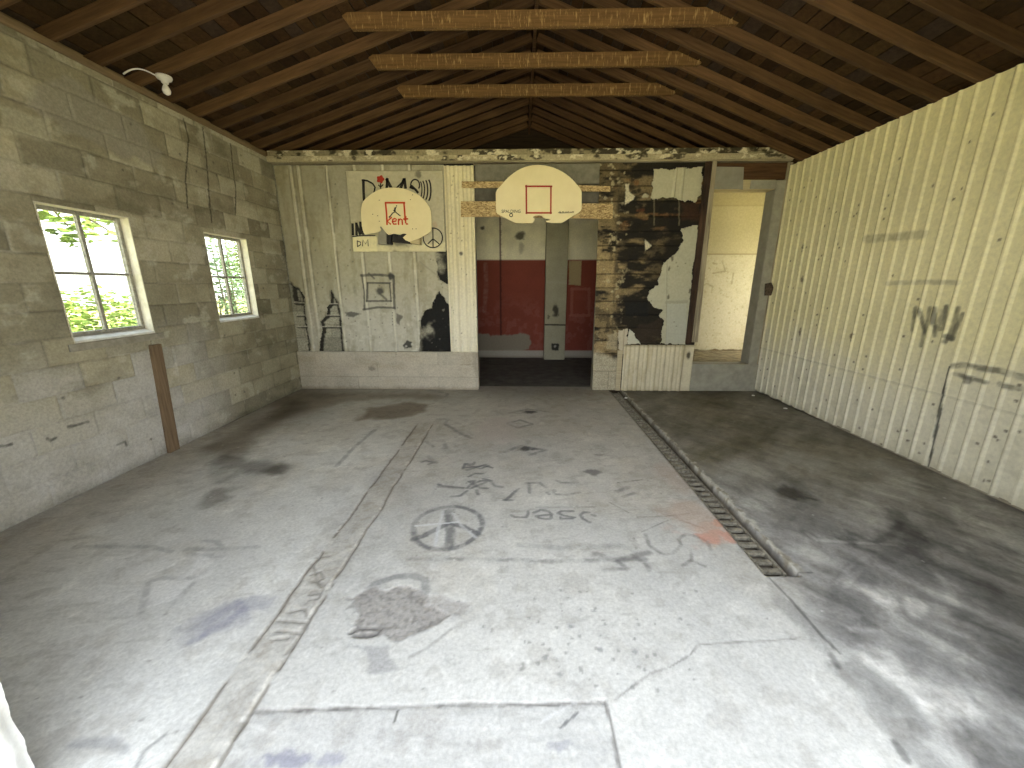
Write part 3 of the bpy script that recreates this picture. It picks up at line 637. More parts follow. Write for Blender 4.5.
def make_window(i, a):
    y0, y1, z0, z1 = a
    w = thing('window_%d' % i, None, None, (XL, (y0 + y1) / 2, z0)); structure(w)
    xf = XL - 0.095                                     # plane of the sash
    b = MB(); e = .008
    b.box(XL - .13, XL - .002, y1 - e, y1 - .0005, z0, z1).box(XL - .13, XL - .002, y0 + .0005, y0 + e, z0, z1).box(XL - .13, XL - .002, y0 + e, y1 - e, z1 - e, z1 - .0005)
    b.build('jamb_lining', M['winwood'], w)
    s = MB(); s.hexa([(XL - .13, y0 + e, z0 + .0005), (XL + .010, y0 + e, z0 + .0005), (XL + .010, y1 - e, z0 + .0005), (XL - .13, y1 - e, z0 + .0005),
                      (XL - .13, y0 + e, z0 + .055), (XL + .010, y0 + e, z0 + .018), (XL + .010, y1 - e, z0 + .018), (XL - .13, y1 - e, z0 + .055)])
    s.build('sill', M['sill'], w, bevel=.004)
    f = MB(); t = .028; fz0 = z0 + .045; fy0, fy1, fz1 = y0 + e, y1 - e, z1 - e
    f.box(xf - .02, xf + .02, fy0, fy0 + t, fz0, fz1).box(xf - .02, xf + .02, fy1 - t, fy1, fz0, fz1).box(xf - .02, xf + .02, fy0 + t, fy1 - t, fz0, fz0 + t).box(xf - .02, xf + .02, fy0 + t, fy1 - t, fz1 - t, fz1)
    f.build('frame', M['winframe'], w, bevel=.003)
    ym, zm_ = (y0 + y1) / 2, (z0 + z1) / 2 + .02
    mu = MB(); mu.box(xf - .014, xf + .016, ym - .013, ym + .013, fz0 + t, fz1 - t); mu.build('muntin', M['winframe'], w, bevel=.003)
    mu = MB(); mu.box(xf - .014, xf + .014, fy0 + t, ym - .013, zm_ - .011, zm_ + .011).box(xf - .014, xf + .014, ym + .013, fy1 - t, zm_ - .011, zm_ + .011); mu.build('muntin', M['winframe'], w, bevel=.003)
    for (a0, a1) in ((fy0 + t, ym - .013), (ym + .013, fy1 - t)):
        for (b0, b1) in ((fz0 + t, zm_ - .011), (zm_ + .011, fz1 - t)):
            p = MB(); p.box(xf - .004, xf, a0, a1, b0, b1); p.build('pane', M['glass'], w)
    return w
for i, a in enumerate(WIN): make_window(i + 1, a)
b = MB(); b.box(XL + .002, XL + .016, 2.78, 3.57, 1.072, 1.128)
structure(b.build('trim_1', M['lip'], bevel=.004))         # cement lip under the larger window

# board standing against the wall
b = MB(); zt_ = 1.03
b.hexa([(XL + .003, 3.335, 0.002), (XL + .035, 3.335, 0.002), (XL + .035, 3.445, 0.002), (XL + .003, 3.445, 0.002), (XL + .003, 3.40, zt_), (XL + .035, 3.40, zt_), (XL + .035, 3.50, zt_), (XL + .003, 3.50, zt_)])
o = b.build('board', M['post'], bevel=.003, loc=(XL + .02, 3.39, 0))
tag(o, 'narrow weathered brown board upright against the block wall, below the nearer window', 'board')

# ================================================================== RIGHT WALL (ribbed sheet metal)
def make_right_wall():
    P = 0.1257; ph = 3.571
    ys = []
    y = ph - P * 24
    while y < 5.80:
        ys += [y - .022, y - .010, y + .006, y + .014]
        y += P
    ys = np.array(sorted(v for v in ys if 0.85 < v < 5.72)); ys = np.concatenate([[0.85], ys, [5.72]])
    # add lines between so that paint has room
    extra = np.linspace(0.85, 5.72, 420); ys = np.unique(np.round(np.concatenate([ys, extra]), 4))
    zs = grid(0.02, HR, 0.0105)
    c = Canvas(ys, zs, (0.77, 0.72, 0.45))
    U, V = c.X, c.Y; W = (slice(None), slice(None))
    f = ((U - ph + P / 2) % P) - P / 2                  # distance from the rib
    prof = np.interp(f, [-P / 2, -.022, -.010, .006, .014, P / 2], [0, 0, 1, 1, 0, 0])
    c.z = prof * 0.014
    low = (1 - ss(.63, .66, V)); c.z -= low * .003 * 0 + np.exp(-((V - .66) / .008) ** 2) * .004
    n1 = fbm(U, V, .6, 5, 201); n2 = fbm(U, V, .12, 4, 202); n3 = fbm(U * 3, V * .4, .3, 4, 203)
    c.c *= (.84 + .22 * n1 + .10 * n2)[..., None]
    wh = 1 - ss(.45, 1.25, V + (n1 - .5) * .7); c.mix(W, wh * .75, (0.72, 0.70, 0.60))
    c.mul(W, ss(.5, .75, n2) * (1 - ss(.2, .95, V + (n1 - .5) * .5)) * .40, (.70, .70, .68))
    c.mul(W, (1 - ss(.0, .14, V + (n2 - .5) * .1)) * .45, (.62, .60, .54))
    c.mix(W, (1 - ss(.006, .012, np.abs(V - .66))) * .28, (.30, .29, .22))
    S = lambda pts: [sd(u, v, XR) for u, v in pts]
    zg = zm(900, 280, 6.4); dk = (0.085, 0.08, 0.065)
    for pts, w in ((((100, 180), (92, 240), (80, 320)), .035), (((125, 190), (150, 300), (160, 330)), .03), (((190, 180), (180, 250), (155, 340), (135, 420)), .03), (((225, 180), (215, 280), (250, 315), (280, 310), (292, 250), (295, 170)), .035), (((222, 300), (222, 355)), .03), (((370, 180), (345, 280), (310, 365), (292, 395)), .028), (((400, 220), (360, 300), (330, 375)), .035), (((300, 360), (335, 375)), .05)):
        c.stroke(S(zg(*pts)), w * .55, dk, .8, .018, fade=.3)
    c.poly(S(zg((262, 190), (295, 180), (285, 280), (250, 300), (240, 250))), (.14, .13, .11), .6, .02, .02)
    for pts, w in ((((350, 550), (410, 545), (525, 565), (640, 580), (794, 625)), .038), (((350, 600), (410, 615), (550, 655)), .024), (((415, 625), (440, 645)), .05), (((640, 665), (700, 685), (770, 695)), .03)):
        c.stroke(S(zg(*pts)), w * .7, dk, .75, .018, fade=.5)
    zh = zm(740, 200, 2.56)
    c.stroke(S(zh((325, 100), (390, 95), (470, 88))), .045, (.19, .175, .10), .55, .03, fade=.4)
    c.stroke(S(zh((380, 213), (480, 210), (560, 212))), .02, (.19, .18, .12), .45, .02, fade=.4)
    # edge of an overlapping sheet
    c.stroke([(3.205, .90), (3.175, .45), (3.15, .02)], .012, (.05, .05, .04), .95, .006)
    rng = random.Random(9)
    for _ in range(150):
        yk = ph + P * rng.randint(-18, 16) + rng.uniform(.03, .09); zk = rng.choice([.15, .45, .75, 1.2, 1.55, 1.9, 2.3, 2.7]) + rng.uniform(-.12, .12)
        c.blob((yk, zk), .012, .014, (.10, .075, .05), .85, rag=.3)
    for u, v in ((852, 337), (802, 280), (803, 248), (800, 332)): c.blob(sd(u, v, XR), .03, .05, (.10, .07, .045), .8)
    # ragged bottom edge
    c.keep[:, 0] = vn(c.xs[:-1], c.xs[:-1] * 0, .1, 8) > .35
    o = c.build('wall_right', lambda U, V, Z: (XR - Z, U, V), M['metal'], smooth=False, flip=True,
                extra=[(XR + .012, XR + .20, .6, 5.9, 0, HR, (.25, .22, .16))])
    structure(o)
make_right_wall()

# ================================================================== BACK WALL
def make_back_left():
    # concrete block kerb
    c = Canvas(grid(XL, -.628, .0105), grid(0, .585, .0105), (0.54, 0.505, 0.42))
    U, V = c.X, c.Y; W = (slice(None), slice(None))
    n1 = fbm(U, V, .5, 5, 301); n2 = fbm(U, V, .1, 4, 302); n3 = fbm(U * .3, V, .12, 4, 303)
    blocks(c, U, V, course=.196, length=.62, seed=31, joint=.004, depth=.003, tone=.07)
    c.c *= (.80 + .3 * n1 + .12 * n2)[..., None]
    c.mul(W, ss(.45, .8, n3) * .5, (.78, .72, .64)); c.mul(W, (1 - ss(XL + .1, XL + 1.3, U + (n1 - .5))) * .5, (.68, .66, .60))
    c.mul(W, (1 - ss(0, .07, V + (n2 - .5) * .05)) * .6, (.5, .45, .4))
    c.blob((-2.25, .33), .06, .05, (.2, .18, .15), .7); c.poly([(-.70, .56), (-.628, .58), (-.628, .02), (-.66, .1)], (.30, .27, .22), .5, .02, .04)
    chip = ss(-.70, -.63, U + (n2 - .5) * .12); c.z -= chip * .012 * n2
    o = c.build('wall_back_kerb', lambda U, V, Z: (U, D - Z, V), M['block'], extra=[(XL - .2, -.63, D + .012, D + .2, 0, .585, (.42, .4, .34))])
    structure(o)
    # tarred blocks behind the white sheets
    c = Canvas(grid(XL, -.635, .012), grid(.585, 3.14, .012), (.36, .35, .275))
    U, V = c.X, c.Y; W = (slice(None), slice(None))
    blocks(c, U, V, seed=41, joint=.007, depth=.006); n1 = fbm(U, V, .3, 4, 311)
    c.mix(W, ss(-1.55, -1.45, U) * ss(.15, .35, n1), (.010, .010, .010))
    c.mul(W, ss(.5, .8, n1) * .4, (.5, .5, .5))
    c.mix(W, ss(-1.5, -1.4, U) * ss(.76, .82, fbm(U, V, .06, 3, 312)) * .5, (.40, .39, .33))
    L_ = lambda *p: [bk(u, v, D) for u, v in zm(270, 260, 5.69)(*p)]
    for h in (((345, 172), (340, 250), (322, 272), (318, 320), (283, 352), (300, 400), (290, 430), (282, 520)), ((345, 172), (385, 245), (399, 330), (414, 520)), ((120, 130), (165, 165), (190, 215), (200, 330), (216, 440), (226, 520)), ((130, 150), (140, 245), (195, 250))):
        c.stroke(L_(*h), .05, (.02, .019, .016), .95, .02, rag=.6)  # black band along the tears: the sheet's shade painted on the blocks
    for a, b in (((318, 258), (390, 255)), ((312, 322), (400, 322)), ((290, 388), (405, 388)), ((130, 248), (195, 250)), ((145, 322), (205, 322)), ((150, 385), (210, 388))):
        c.stroke(L_((a[0], a[1] - 6), (b[0], b[1] - 6)), .010, (.62, .60, .50), .8, .006, fade=.3); c.stroke(L_(a, b), .012, (.04, .038, .03), .9, .008)
    o = c.build('wall_back_left', lambda U, V, Z: (U, D + .045 - Z, V), M['tar'], extra=[(XL - .2, -.635, D + .06, D + .2, .585, 3.14, (.2, .2, .17))])
    structure(o)
make_back_left()

ZB1, ZB2 = zm(270, 140, 5.69), zm(270, 260, 5.69)
def B(pts, Y=D): return [bk(u, v, Y) for u, v in pts]
def make_white_sheet():
    c = Canvas(grid(-3.34, -1.03, .0095), grid(.588, 3.125, .0095), (0.43, 0.41, 0.315))
    U, V = c.X, c.Y; W = (slice(None), slice(None))
    n1 = fbm(U, V, .6, 5, 401); n2 = fbm(U, V, .1, 4, 402)
    for x, w in ((-3.118, .022), (-3.012, .022), (-2.627, .016), (-2.245, .020), (-1.86, .020), (-1.499, .020)):
        m = 1 - ss(w * .7, w * 1.2, np.abs(U - x)); c.z += m * .018
        c.mix(W, m * .75, (0.72, 0.70, 0.58))
        c.mul(W, np.exp(-((U - x - w * 1.3) / .009) ** 2) * .85 * ss(.25, .5, fbm(U, V, .2, 3, 7)), (.45, .43, .38))
    c.c *= (.80 + .26 * n1 + .14 * n2)[..., None]
    c.mix(W, (1 - ss(.9, 1.7, V + (n1 - .5) * .4)) * .65, (.62, .62, .56))
    c.mul(W, (1 - ss(-3.05, -2.4, U)) * .45, (.74, .71, .60))
    c.mul(W, ss(.54, .75, n2) * .5, (.66, .64, .56)); c.mul(W, ss(.56, .72, fbm(U * 2, V * .5, .25, 5, 404)) * .5, (.68, .65, .55)); c.mix(W, ss(.66, .75, fbm(U, V, .05, 4, 405)) * ss(.5, 1.4, 2.0 - V) * .6, (.70, .70, .64))
    for p, a in (((430, 305), .9), ((740, 330), .9)):
        pass
    ink = (.045, .045, .042)
    L = lambda *p: B(ZB2(*p))
    c.stroke(L((515, 88), (600, 84), (700, 90)), .022, ink, .85, .014, fade=.2); c.stroke(L((520, 88), (535, 180), (535, 280)), .018, ink, .8, .012, fade=.2)
    c.stroke(L((530, 282), (610, 270), (705, 272)), .018, ink, .8, .012); c.stroke(L((702, 95), (703, 180), (708, 275)), .02, ink, .8, .012)
    for q in (((550, 130), (680, 132)), ((680, 132), (688, 232)), ((690, 234), (550, 234)), ((550, 234), (552, 130))): c.stroke(L(*q), .016, ink, .85, .010)
    c.blob(L((620, 175))[0], .065, .06, ink, .9, rag=.4); c.stroke(L((620, 190), (660, 225)), .02, ink, .7, .01)
    c.blob(L((686, 95))[0], .045, .075, (.03, .03, .028), .95, rag=.3); c.stroke(L((560, 75), (590, 105)), .014, ink, .7, .01)
    c.poly(L((425, 300), (460, 290), (515, 308), (470, 325), (430, 318)), (.10, .095, .08), .9, .012, .02)
    c.poly(L((718, 305), (755, 320), (740, 345), (735, 370), (718, 360)), (.13, .12, .10), .85, .012, .02)
    c.poly(L((755, 490), (780, 455), (805, 468), (800, 498), (765, 505)), (.03, .03, .028), .95, .01, .02); c.blob(L((772, 492))[0], .02, .02, (.5, .5, .46), .8)
    c.blob(L((480, 175))[0], .03, .07, (.2, .19, .15), .5)
    for i in range(5): c.blob(L((696, 300 + i * 17))[0], .012, .010, (.05, .045, .04), .9, rag=.2)
    z1b = zm(340, 165, 8.536)
    c.stroke(B(ZB1((470, 152), (480, 170))), .02, (.6, .58, .45), .7, .01); c.blob(B(ZB1((840, 190)))[0], .06, .05, (.16, .15, .12), .8)
    c.stroke(L((850, 10), (940, 80)), .010, (.2, .19, .15), .5, .01, fade=.5)
    rng = random.Random(4)
    for _ in range(70): c.blob((rng.uniform(-3, -1.1), rng.uniform(.6, 2.9)), .012, .012, (.1, .095, .08), .7, rag=.3)
    holes = (((943, -40), (985, -60), (1030, -40), (1030, 140), (1003, 135), (975, 115), (962, 110), (950, 70), (960, 40), (945, 10)),
             ((850, 540), (858, 330), (880, 288), (917, 275), (937, 220), (960, 178), (985, 205), (1008, 250), (1040, 330), (1040, 540)),
             ((345, 172), (385, 245), (399, 330), (418, 540), (280, 540), (290, 430), (300, 400), (283, 352), (318, 320), (322, 272), (340, 250)),
             ((110, 120), (130, 150), (165, 165), (190, 215), (200, 330), (216, 440), (228, 540), (100, 540)))
    for i, h in enumerate(holes):
        P = L(*h); Wm, Xm, Ym, m = c.mask([tuple(p) for p in P], .025, .03); c.mul(Wm, m, (.25, .24, .2))
        c.keep &= ~c.cut(P, .012, 20 + i)
    # dark rim along each tear is shading painted on the sheet
    o = c.build('siding_sheet', lambda U, V, Z: (U, D + .018 - Z, V), M['metal'], thick=.004, smooth=True, loc=(-2.2, D, .585), flip=False)
    tag(o, 'wide dirty white metal sheet with vertical ribs and torn holes, left of the passage', 'siding')
make_white_sheet()

def ribbed(name, x0, x1, z0, z1, Y, ribs, color, label, rw=.024, rh=.016, step=.0105, paint=None, lean=0.0, mat='metal', seed=1, parent=None):
    c = Canvas(grid(x0, x1, step), grid(z0, z1, step * 1.5), color)
    for x in ribs:
        m = np.interp(np.abs(c.X - x), [rw * .5, rw], [1, 0]); c.z += m * rh
        c.mul((slice(None), slice(None)), np.exp(-((np.abs(c.X - x) - rw * 1.15) / .007) ** 2) * .6, (.55, .51, .42))
    n1 = fbm(c.X, c.Y, .3, 5, seed); n2 = fbm(c.X, c.Y, .07, 4, seed + 1); c.c *= (.86 + .2 * n1 + .1 * n2)[..., None]
    if paint: paint(c)
    loc = ((x0 + x1) / 2, Y, z0)
    o = c.build(name, lambda U, V, Z: (U, Y - Z + lean * (V - z0), V), M[mat], thick=.010, loc=loc)
    return tag(o, label, 'siding') if parent is None else o
def p_strip(c):
    c.blob((-.83, 1.99), .03, .03, (.05, .04, .03), .95, rag=.2); c.mix((slice(None), slice(None)), (1 - ss(.9, 2.2, c.Y)) * .7, (.84, .82, .70))
    rng = random.Random(8)
    for _ in range(25): c.blob((rng.uniform(-1, -.63), rng.uniform(.6, 3)), .010, .010, (.16, .13, .08), .8, rag=.2)
    c.stroke([(-1.03, .80), (-.62, .80)], .006, (.3, .29, .24), .6, .004)
ribbed('metal_sheet', -1.032, -.622, .586, 3.105, D - .006, (-.975, -.865, -.75, -.645), (.74, .68, .46), 'narrow clean cream ribbed metal panel at the left edge of the passage', paint=p_strip, seed=51)

# ---------------- opening of the passage: header boards
b = MB(); b.box(-.615, 1.10, D + .03, D + .075, 2.885, 3.13); structure(b.build('trim_2', M['greymid'], bevel=.004))
b = MB(); b.box(-.635, 1.10, D + .11, D + .195, 2.56, 3.13); structure(b.build('lintel', M['greydark'], bevel=.004))

# ---------------- tarred block pier between passage and doorway
def make_pier():
    c = Canvas(grid(1.085, 2.58, .0095), grid(0, 3.14, .0095), (.014, .011, .007))
    U, V = c.X, c.Y; W = (slice(None), slice(None))
    n1 = fbm(U, V, .35, 5, 501); n2 = fbm(U * .5, V * 1.4, .12, 5, 502); n3 = fbm(U, V, .05, 4, 503); n5 = fbm(U * .45, V * 1.2, .3, 4, 505)
    # tan wood-coloured courses showing through the tar
    course = .19; k = np.floor(V / course); fv = V / course - k; r = _h(k, np.floor(U / .6 + k * .37), 5)
    dv = np.minimum(fv, 1 - fv) * course
    left = 1 - ss(1.30, 1.50, U + (n1 - .5) * .25)
    tan = np.stack([.27 + 0 * U, .205 + 0 * U, .105 + 0 * U], -1) * (.55 + .9 * n2)[..., None] * (.7 + .5 * r)[..., None]
    w = np.clip(left * ss(.36, .50, n2 + .06) * (.95 - .55 * ss(2.3, 2.9, V)) + (1 - left) * ss(.50, .62, n5 * .5 + n2 * .5) * .7, 0, 1)
    w = w * (1 - ss(1.75, 1.85, U) * .6)
    c.mix(W, w, (0, 0, 0)); c.c += tan * w[..., None]
    rusty = ss(.60, .72, n2) * ss(.5, .6, n1) * ss(2.1, 2.5, V); c.mix(W, rusty * .7, (.17, .075, .024))
    ck = ss(.66, .72, fbm(U, V, .07, 5, 508)) * (1 - ss(1.35, 1.65, U)); c.mix(W, ck * .8, (.44, .385, .235))
    bk_ = ss(.56, .66, fbm(U, V, .16, 5, 509)) * (1 - left * .35); c.mix(W, bk_ * .85, (.010, .008, .006))
    joint = (1 - ss(.004, .013, dv + (n3 - .5) * .012)); c.z -= joint * .010 + .006 * (n2 - .5) + .012 * (n5 - .5) + .004 * (r - .5)
    c.mul(W, joint * .85, (.22, .2, .17))
    c.stroke([(1.35, .9), (1.345, 3.1)], .012, (.06, .05, .03), .5, .02, fade=.5)
    # lower pale block base
    low = (1 - ss(.50, .62, V + (n1 - .5) * .35)) * (1 - ss(1.46, 1.52, U)); c.mix(W, low * .95, (.43, .395, .29))
    c.c *= (.9 + .2 * n3)[..., None]
    c.stroke([(1.10, .30), (1.45, .30)], .008, (.2, .18, .13), .6, .006); c.stroke([(1.32, .02), (1.32, .30)], .006, (.2, .18, .13), .6, .006)
    z6 = zm(590, 250, 4.876); z7 = zm(590, 150, 8.533); z8 = zm(590, 330, 8.533)
    tan2 = (.40, .35, .23)
    c.poly(B(z8((135, 40), (225, 30), (230, 175), (140, 165))), tan2, .7, .02, .04)
    # dark of a hole painted as a black rectangle; white flakes
    c.poly(B(z6((172, 255), (285, 255), (285, 322), (172, 322))), (.008, .008, .008), 1, .008, .008, dz=-.006)
    c.poly(B(z7((315, 290), (340, 290), (340, 355), (385, 395), (375, 425), (308, 465))), (.62, .58, .42), 1, .008, .012)
    c.poly(B(zm(590, 140, 4.876)((268, 485), (302, 516), (270, 540))), (.60, .57, .42), 1, .008, .008)
    c.poly(B(z7((440, 395), (470, 370), (500, 385), (500, 405), (450, 408))), (.45, .42, .3), 1, .006, .01)
    for x, y in ((100, 130), (190, 130), (250, 55), (265, 275), (240, 560), (255, 625), (205, 200), (140, 410)): c.blob(B(z7((x, y)))[0], .035, .022, (.42, .37, .24), .7, rag=1.1)
    c.poly(B(z7((385, 555), (450, 520), (495, 560), (495, 595), (420, 590))), (.20, .10, .035), .7, .01, .03, tex=.5)
    c.poly(B(z7((395, 510), (460, 500), (465, 520), (400, 525))), (.16, .05, .02), .7, .01, .02, tex=.5)
    c.poly(B(z7((200, 540), (500, 545), (490, 580), (220, 570))), (.30, .22, .10), .5, .02, .03, tex=.5)
    c.poly(B(z7((780, 450), (930, 440), (930, 600), (790, 590))), (.045, .020, .010), .8, .03, .04)
    for x in (548, 762): c.stroke(B(z7((x, 430), (x, 640))), .010, (.17, .15, .09), .7, .008)
    c.poly(B(z6((190, 300 - 250 + 340), (350, 330), (355, 400), (320, 455), (240, 450))), (.05, .034, .022), .7, .02, .05, tex=.6)
    o = c.build('wall_back_pier', lambda U, V, Z: (U + .030 * (1.55 - V) / 1.5 * (1 - ss(1.2, 1.7, U)), D + .005 - Z, V), M['tar'], extra=[(1.118, 2.58, D + .03, D + .2, 0, 3.14, (.33, .31, .24))])
    structure(o)
make_pier()

def torn(name, pts, Y, color, label, seed, ribs=(), rag=.014, step=.008, cat='siding', paint=None, curl=0.0):
    xs = [p[0] for p in pts]; zs = [p[1] for p in pts]
    c = Canvas(grid(min(xs) - .03, max(xs) + .03, step), grid(min(zs) - .03, max(zs) + .03, step), color)
    n1 = fbm(c.X, c.Y, .4, 5, seed); n2 = fbm(c.X, c.Y, .07, 4, seed + 1); c.c *= (.84 + .2 * n1 + .14 * n2)[..., None]
    for x in ribs:
        m = 1 - ss(.008, .018, np.abs(c.X - x)); c.z += m * .010; c.mul((slice(None), slice(None)), np.exp(-((c.X - x - .02) / .006) ** 2) * .6, (.55, .52, .45))
    c.z += .012 * (fbm(c.X, c.Y, .25, 3, seed + 5) - .5)
    if paint: paint(c)
    c.keep &= c.cut(pts, rag, seed)
    loc = ((min(xs) + max(xs)) / 2, Y, min(zs))
    o = c.build(name, lambda U, V, Z: (U, Y - Z, V), M['metal'], thick=.010, loc=loc)
    return tag(o, label, cat)
z5, z6, z7, z8 = zm(590, 140, 4.876), zm(590, 250, 4.876), zm(590, 150, 8.533), zm(590, 330, 8.533)
torn('siding_remnant', B(z7((545, 172), (735, 168), (740, 155), (820, 158), (880, 155), (965, 148), (955, 260), (935, 390), (905, 440), (880, 445), (850, 425), (810, 440), (770, 425), (735, 415), (700, 405), (640, 410), (600, 405), (550, 420), (520, 412))), D - .012, (.47, .455, .33),
     'small torn whitish sheet hanging just under the header beam, over the black tar', 601, ribs=[bk(590 + 730 / 8.533, 170)[0], bk(590 + 795 / 8.533, 170)[0]])
def p_low(c):
    rng = random.Random(14)
    c.stroke(B(z6((375, 0), (370, 460))), .006, (.2, .2, .17), .6, .004); c.stroke(B(z6((372, 255), (470, 252))), .03, (.30, .30, .24), .7, .01)
    c.poly(B(z6((375, 262), (470, 262), (465, 460), (368, 460))), (.42, .44, .39), .7, .01, .01)
    for x, y in ((400, 40), (385, 90), (485, 200), (490, 230), (380, 230)): c.blob(B(z6((x, y)))[0], .02, .04, (.07, .06, .04), .8)
    for _ in range(20): c.blob((rng.uniform(1.8, 2.5), rng.uniform(.8, 2.4)), .012, .012, (.12, .11, .09), .7, rag=.2)
torn('siding_remnant', B([z5((440, 432))[0], z5((480, 418))[0], z5((525, 418))[0], z5((520, 520))[0], z6((500, 90))[0], z6((488, 240))[0], z6((475, 458))[0], z6((345, 458))[0], z6((352, 400))[0], z6((356, 345))[0], z6((335, 320))[0], z6((356, 295))[0], z6((320, 280))[0], z6((280, 240))[0], z6((295, 195))[0], z6((330, 170))[0], z6((350, 90))[0], z5((360, 600))[0], z5((400, 565))[0], z5((430, 540))[0], z5((452, 490))[0]]), D - .012, (.43, .425, .32),
     'large torn whitish sheet, wide at its foot, left of the splintered stud', 611, paint=p_low)
torn('siding_remnant', B(z6((188, 388), (205, 400), (225, 430), (250, 458), (183, 458))), D - .012, (.5, .5, .42), 'small pale triangular scrap of sheet above the low ribbed panel', 621)
torn('siding_remnant', B(z6((135, 392), (182, 380), (182, 462), (170, 462), (166, 520), (140, 470))), D - .010, (.50, .45, .34), 'short pale upright strip above the left end of the low ribbed panel', 631, ribs=[bk(*z6((160, 400))[0])[0]])
def p_corr(c):
    W = (slice(None), slice(None)); n = fbm(c.X * 2, c.Y * .6, .12, 4, 71)
    c.mul(W, ss(.5, .75, n) * .5, (.72, .66, .54)); c.mul(W, (1 - ss(0, .12, c.Y)) * .4, (.7, .66, .58)); c.mul(W, ss(.66, .70, c.Y) * .7, (.45, .42, .34))
    c.blob((2.50, .55), .035, .07, (.05, .04, .025), .97, rag=.3); c.stroke([(2.42, .0), (2.44, .7)], .01, (.2, .17, .12), .4, .01)
ribbed('metal_sheet', 1.545, 2.575, .004, .705, D - .016, [1.61 + i * .131 for i in range(7)], (.62, .575, .42), 'low cream ribbed metal panel standing on the floor at the drain end', rw=.030, rh=.018, paint=p_corr, seed=61)
b = MB(); b.box(1.455, 1.53, D - .022, D - .002, .003, .62); o = b.build('board', M['beam_lo'], bevel=.003, loc=(1.49, D, 0))
tag(o, 'short pale flaking board upright between pale blocks and the low ribbed panel', 'board')

# ---------------- splintered stud
def stud():
    t = thing('wall_stud', 'tall splintered wooden stud, dark and weathered, left jamb of the raised doorway', 'stud', (2.5, D, .72))
    b = MB()
    for x0, x1, z0, z1, y, dx in ((2.435, 2.475, .72, 3.13, D - .035, .0), (2.475, 2.515, .73, 3.13, D - .045, .0)):
        b.box(x0, x1, y, D - .004, z0, z1)
    b.build('splintered_core', M['studcore'], t, bevel=.004)
    b = MB(); b.hexa([(2.515, D - .05, .75), (2.600, D - .05, .75), (2.600, D - .002, .75), (2.515, D - .002, .75), (2.515, D - .05, 3.13), (2.57, D - .05, 3.13), (2.57, D - .002, 3.13), (2.515, D - .002, 3.13)])
    b.build('casing', M['stud'], t, bevel=.004)
stud()

# ---------------- raised doorway at the right end
DX0, DX1, DZ0, DZ1 = 2.58, 3.408, .415, 2.80
b = MB(); b.box(2.545, XR + .02, D + .002, D + .2, 0, DZ0); structure(b.build('wall_back_right', M['greyframe'], bevel=.004))
t = thing('door_1', None, None, (3.0, D, DZ0)); structure(t)
b = MB(); b.box(DX1, 3.53, D - .006, D + .012, DZ0, 2.91); b.build('casing', M['greyframe'], t, bevel=.004)
b = MB(); b.box(DX1 - .002, DX1 + .05, D + .013, D + .21, DZ0 + .002, 2.91); b.build('jamb', M['greyboard'], t, bevel=.003)
b = MB(); b.box(3.07, DX1 - .002, D - .004, D + .012, DZ1 + .005, 2.91); b.build('head_casing', M['greyframe'], t, bevel=.003)
b = MB(); b.box(DX0, DX1 - .004, D + .013, D + .2, DZ1, 2.92); b.build('head_jamb', M['creamwood'], t, bevel=.003)
b = MB(); b.box(DX1 + .125, XR + .02, D + .015, D + .2, DZ0, 3.13); structure(b.build('trim_3', M['stud']))
b = MB(); b.box(2.575, XR + .02, D + .035, D + .2, 2.93, 3.13); structure(b.build('trim_4', M['brownwood'], bevel=.004))
b = MB(); b.prism(B(z5((597, 130), (750, 132), (745, 242), (727, 238), (600, 240))), D - .003, D + .012); o = b.build('board', M['greyboard'], loc=(2.75, D, 2.8)); tag(o, 'small square grey board closing the gap above the raised doorway', 'board')
b = MB(); b.prism(B(z6((850, 165), (880, 158), (890, 185), (878, 222), (848, 222))), D - .028, D - .009); o = b.build('hinge', M['rust'], bevel=.003, loc=(3.47, D - .01, 1.5)); tag(o, 'rusty brown hinge leaf on the grey casing beside the ribbed wall', 'hinge')

# ---------------- header beam over the whole back wall
t = thing('header_beam', 'long peeling timber beam running across the top of the back wall', 'beam', (.1, D, 3.14))
def beam_face(name, z0, z1, ya, base, seed, dark, pale):
    c = Canvas(grid(XL + .002, XR - .025, .012), grid(z0, z1, .009), base)
    U, V = c.X, c.Y; W = (slice(None), slice(None)); n1 = fbm(U * .25, V, .05, 5, seed); n2 = fbm(U, V * 1.6, .10, 5, seed + 1); n3 = fbm(U, V * 0, .5, 4, seed + 2)
    c.c *= (.7 + .6 * n1)[..., None]
    c.mix(W, ss(dark, dark + .10, n2 * .6 + n3 * .4 + .05 * (U > -.3)) * .9, (.030, .024, .016)); c.mix(W, ss(pale, pale + .05, fbm(U * .6, V, .06, 5, seed + 3)) * .9, (.70, .65, .48))
    c.z += .006 * (n1 - .5)
    c.build(name, lambda U, V, Z: (U, ya - Z, V), M['tar2'], t, extra=[(XL + .002, XR - .025, ya + .006, D + .19, z0, z1, base)], loc=(0, 0, 0))
beam_face('upper_board', 3.213, 3.285, D - .05, (.30, .26, .165), 1201, .50, .60)
beam_face('moulding', 3.147, 3.211, D - .078, (.46, .405, .27), 1211, .60, .64)
b = MB(); b.box(-.62, XR - .025, D - .04, D + .03, 3.132, 3.147); b.build('bottom_strip', M['beam_up'], t)

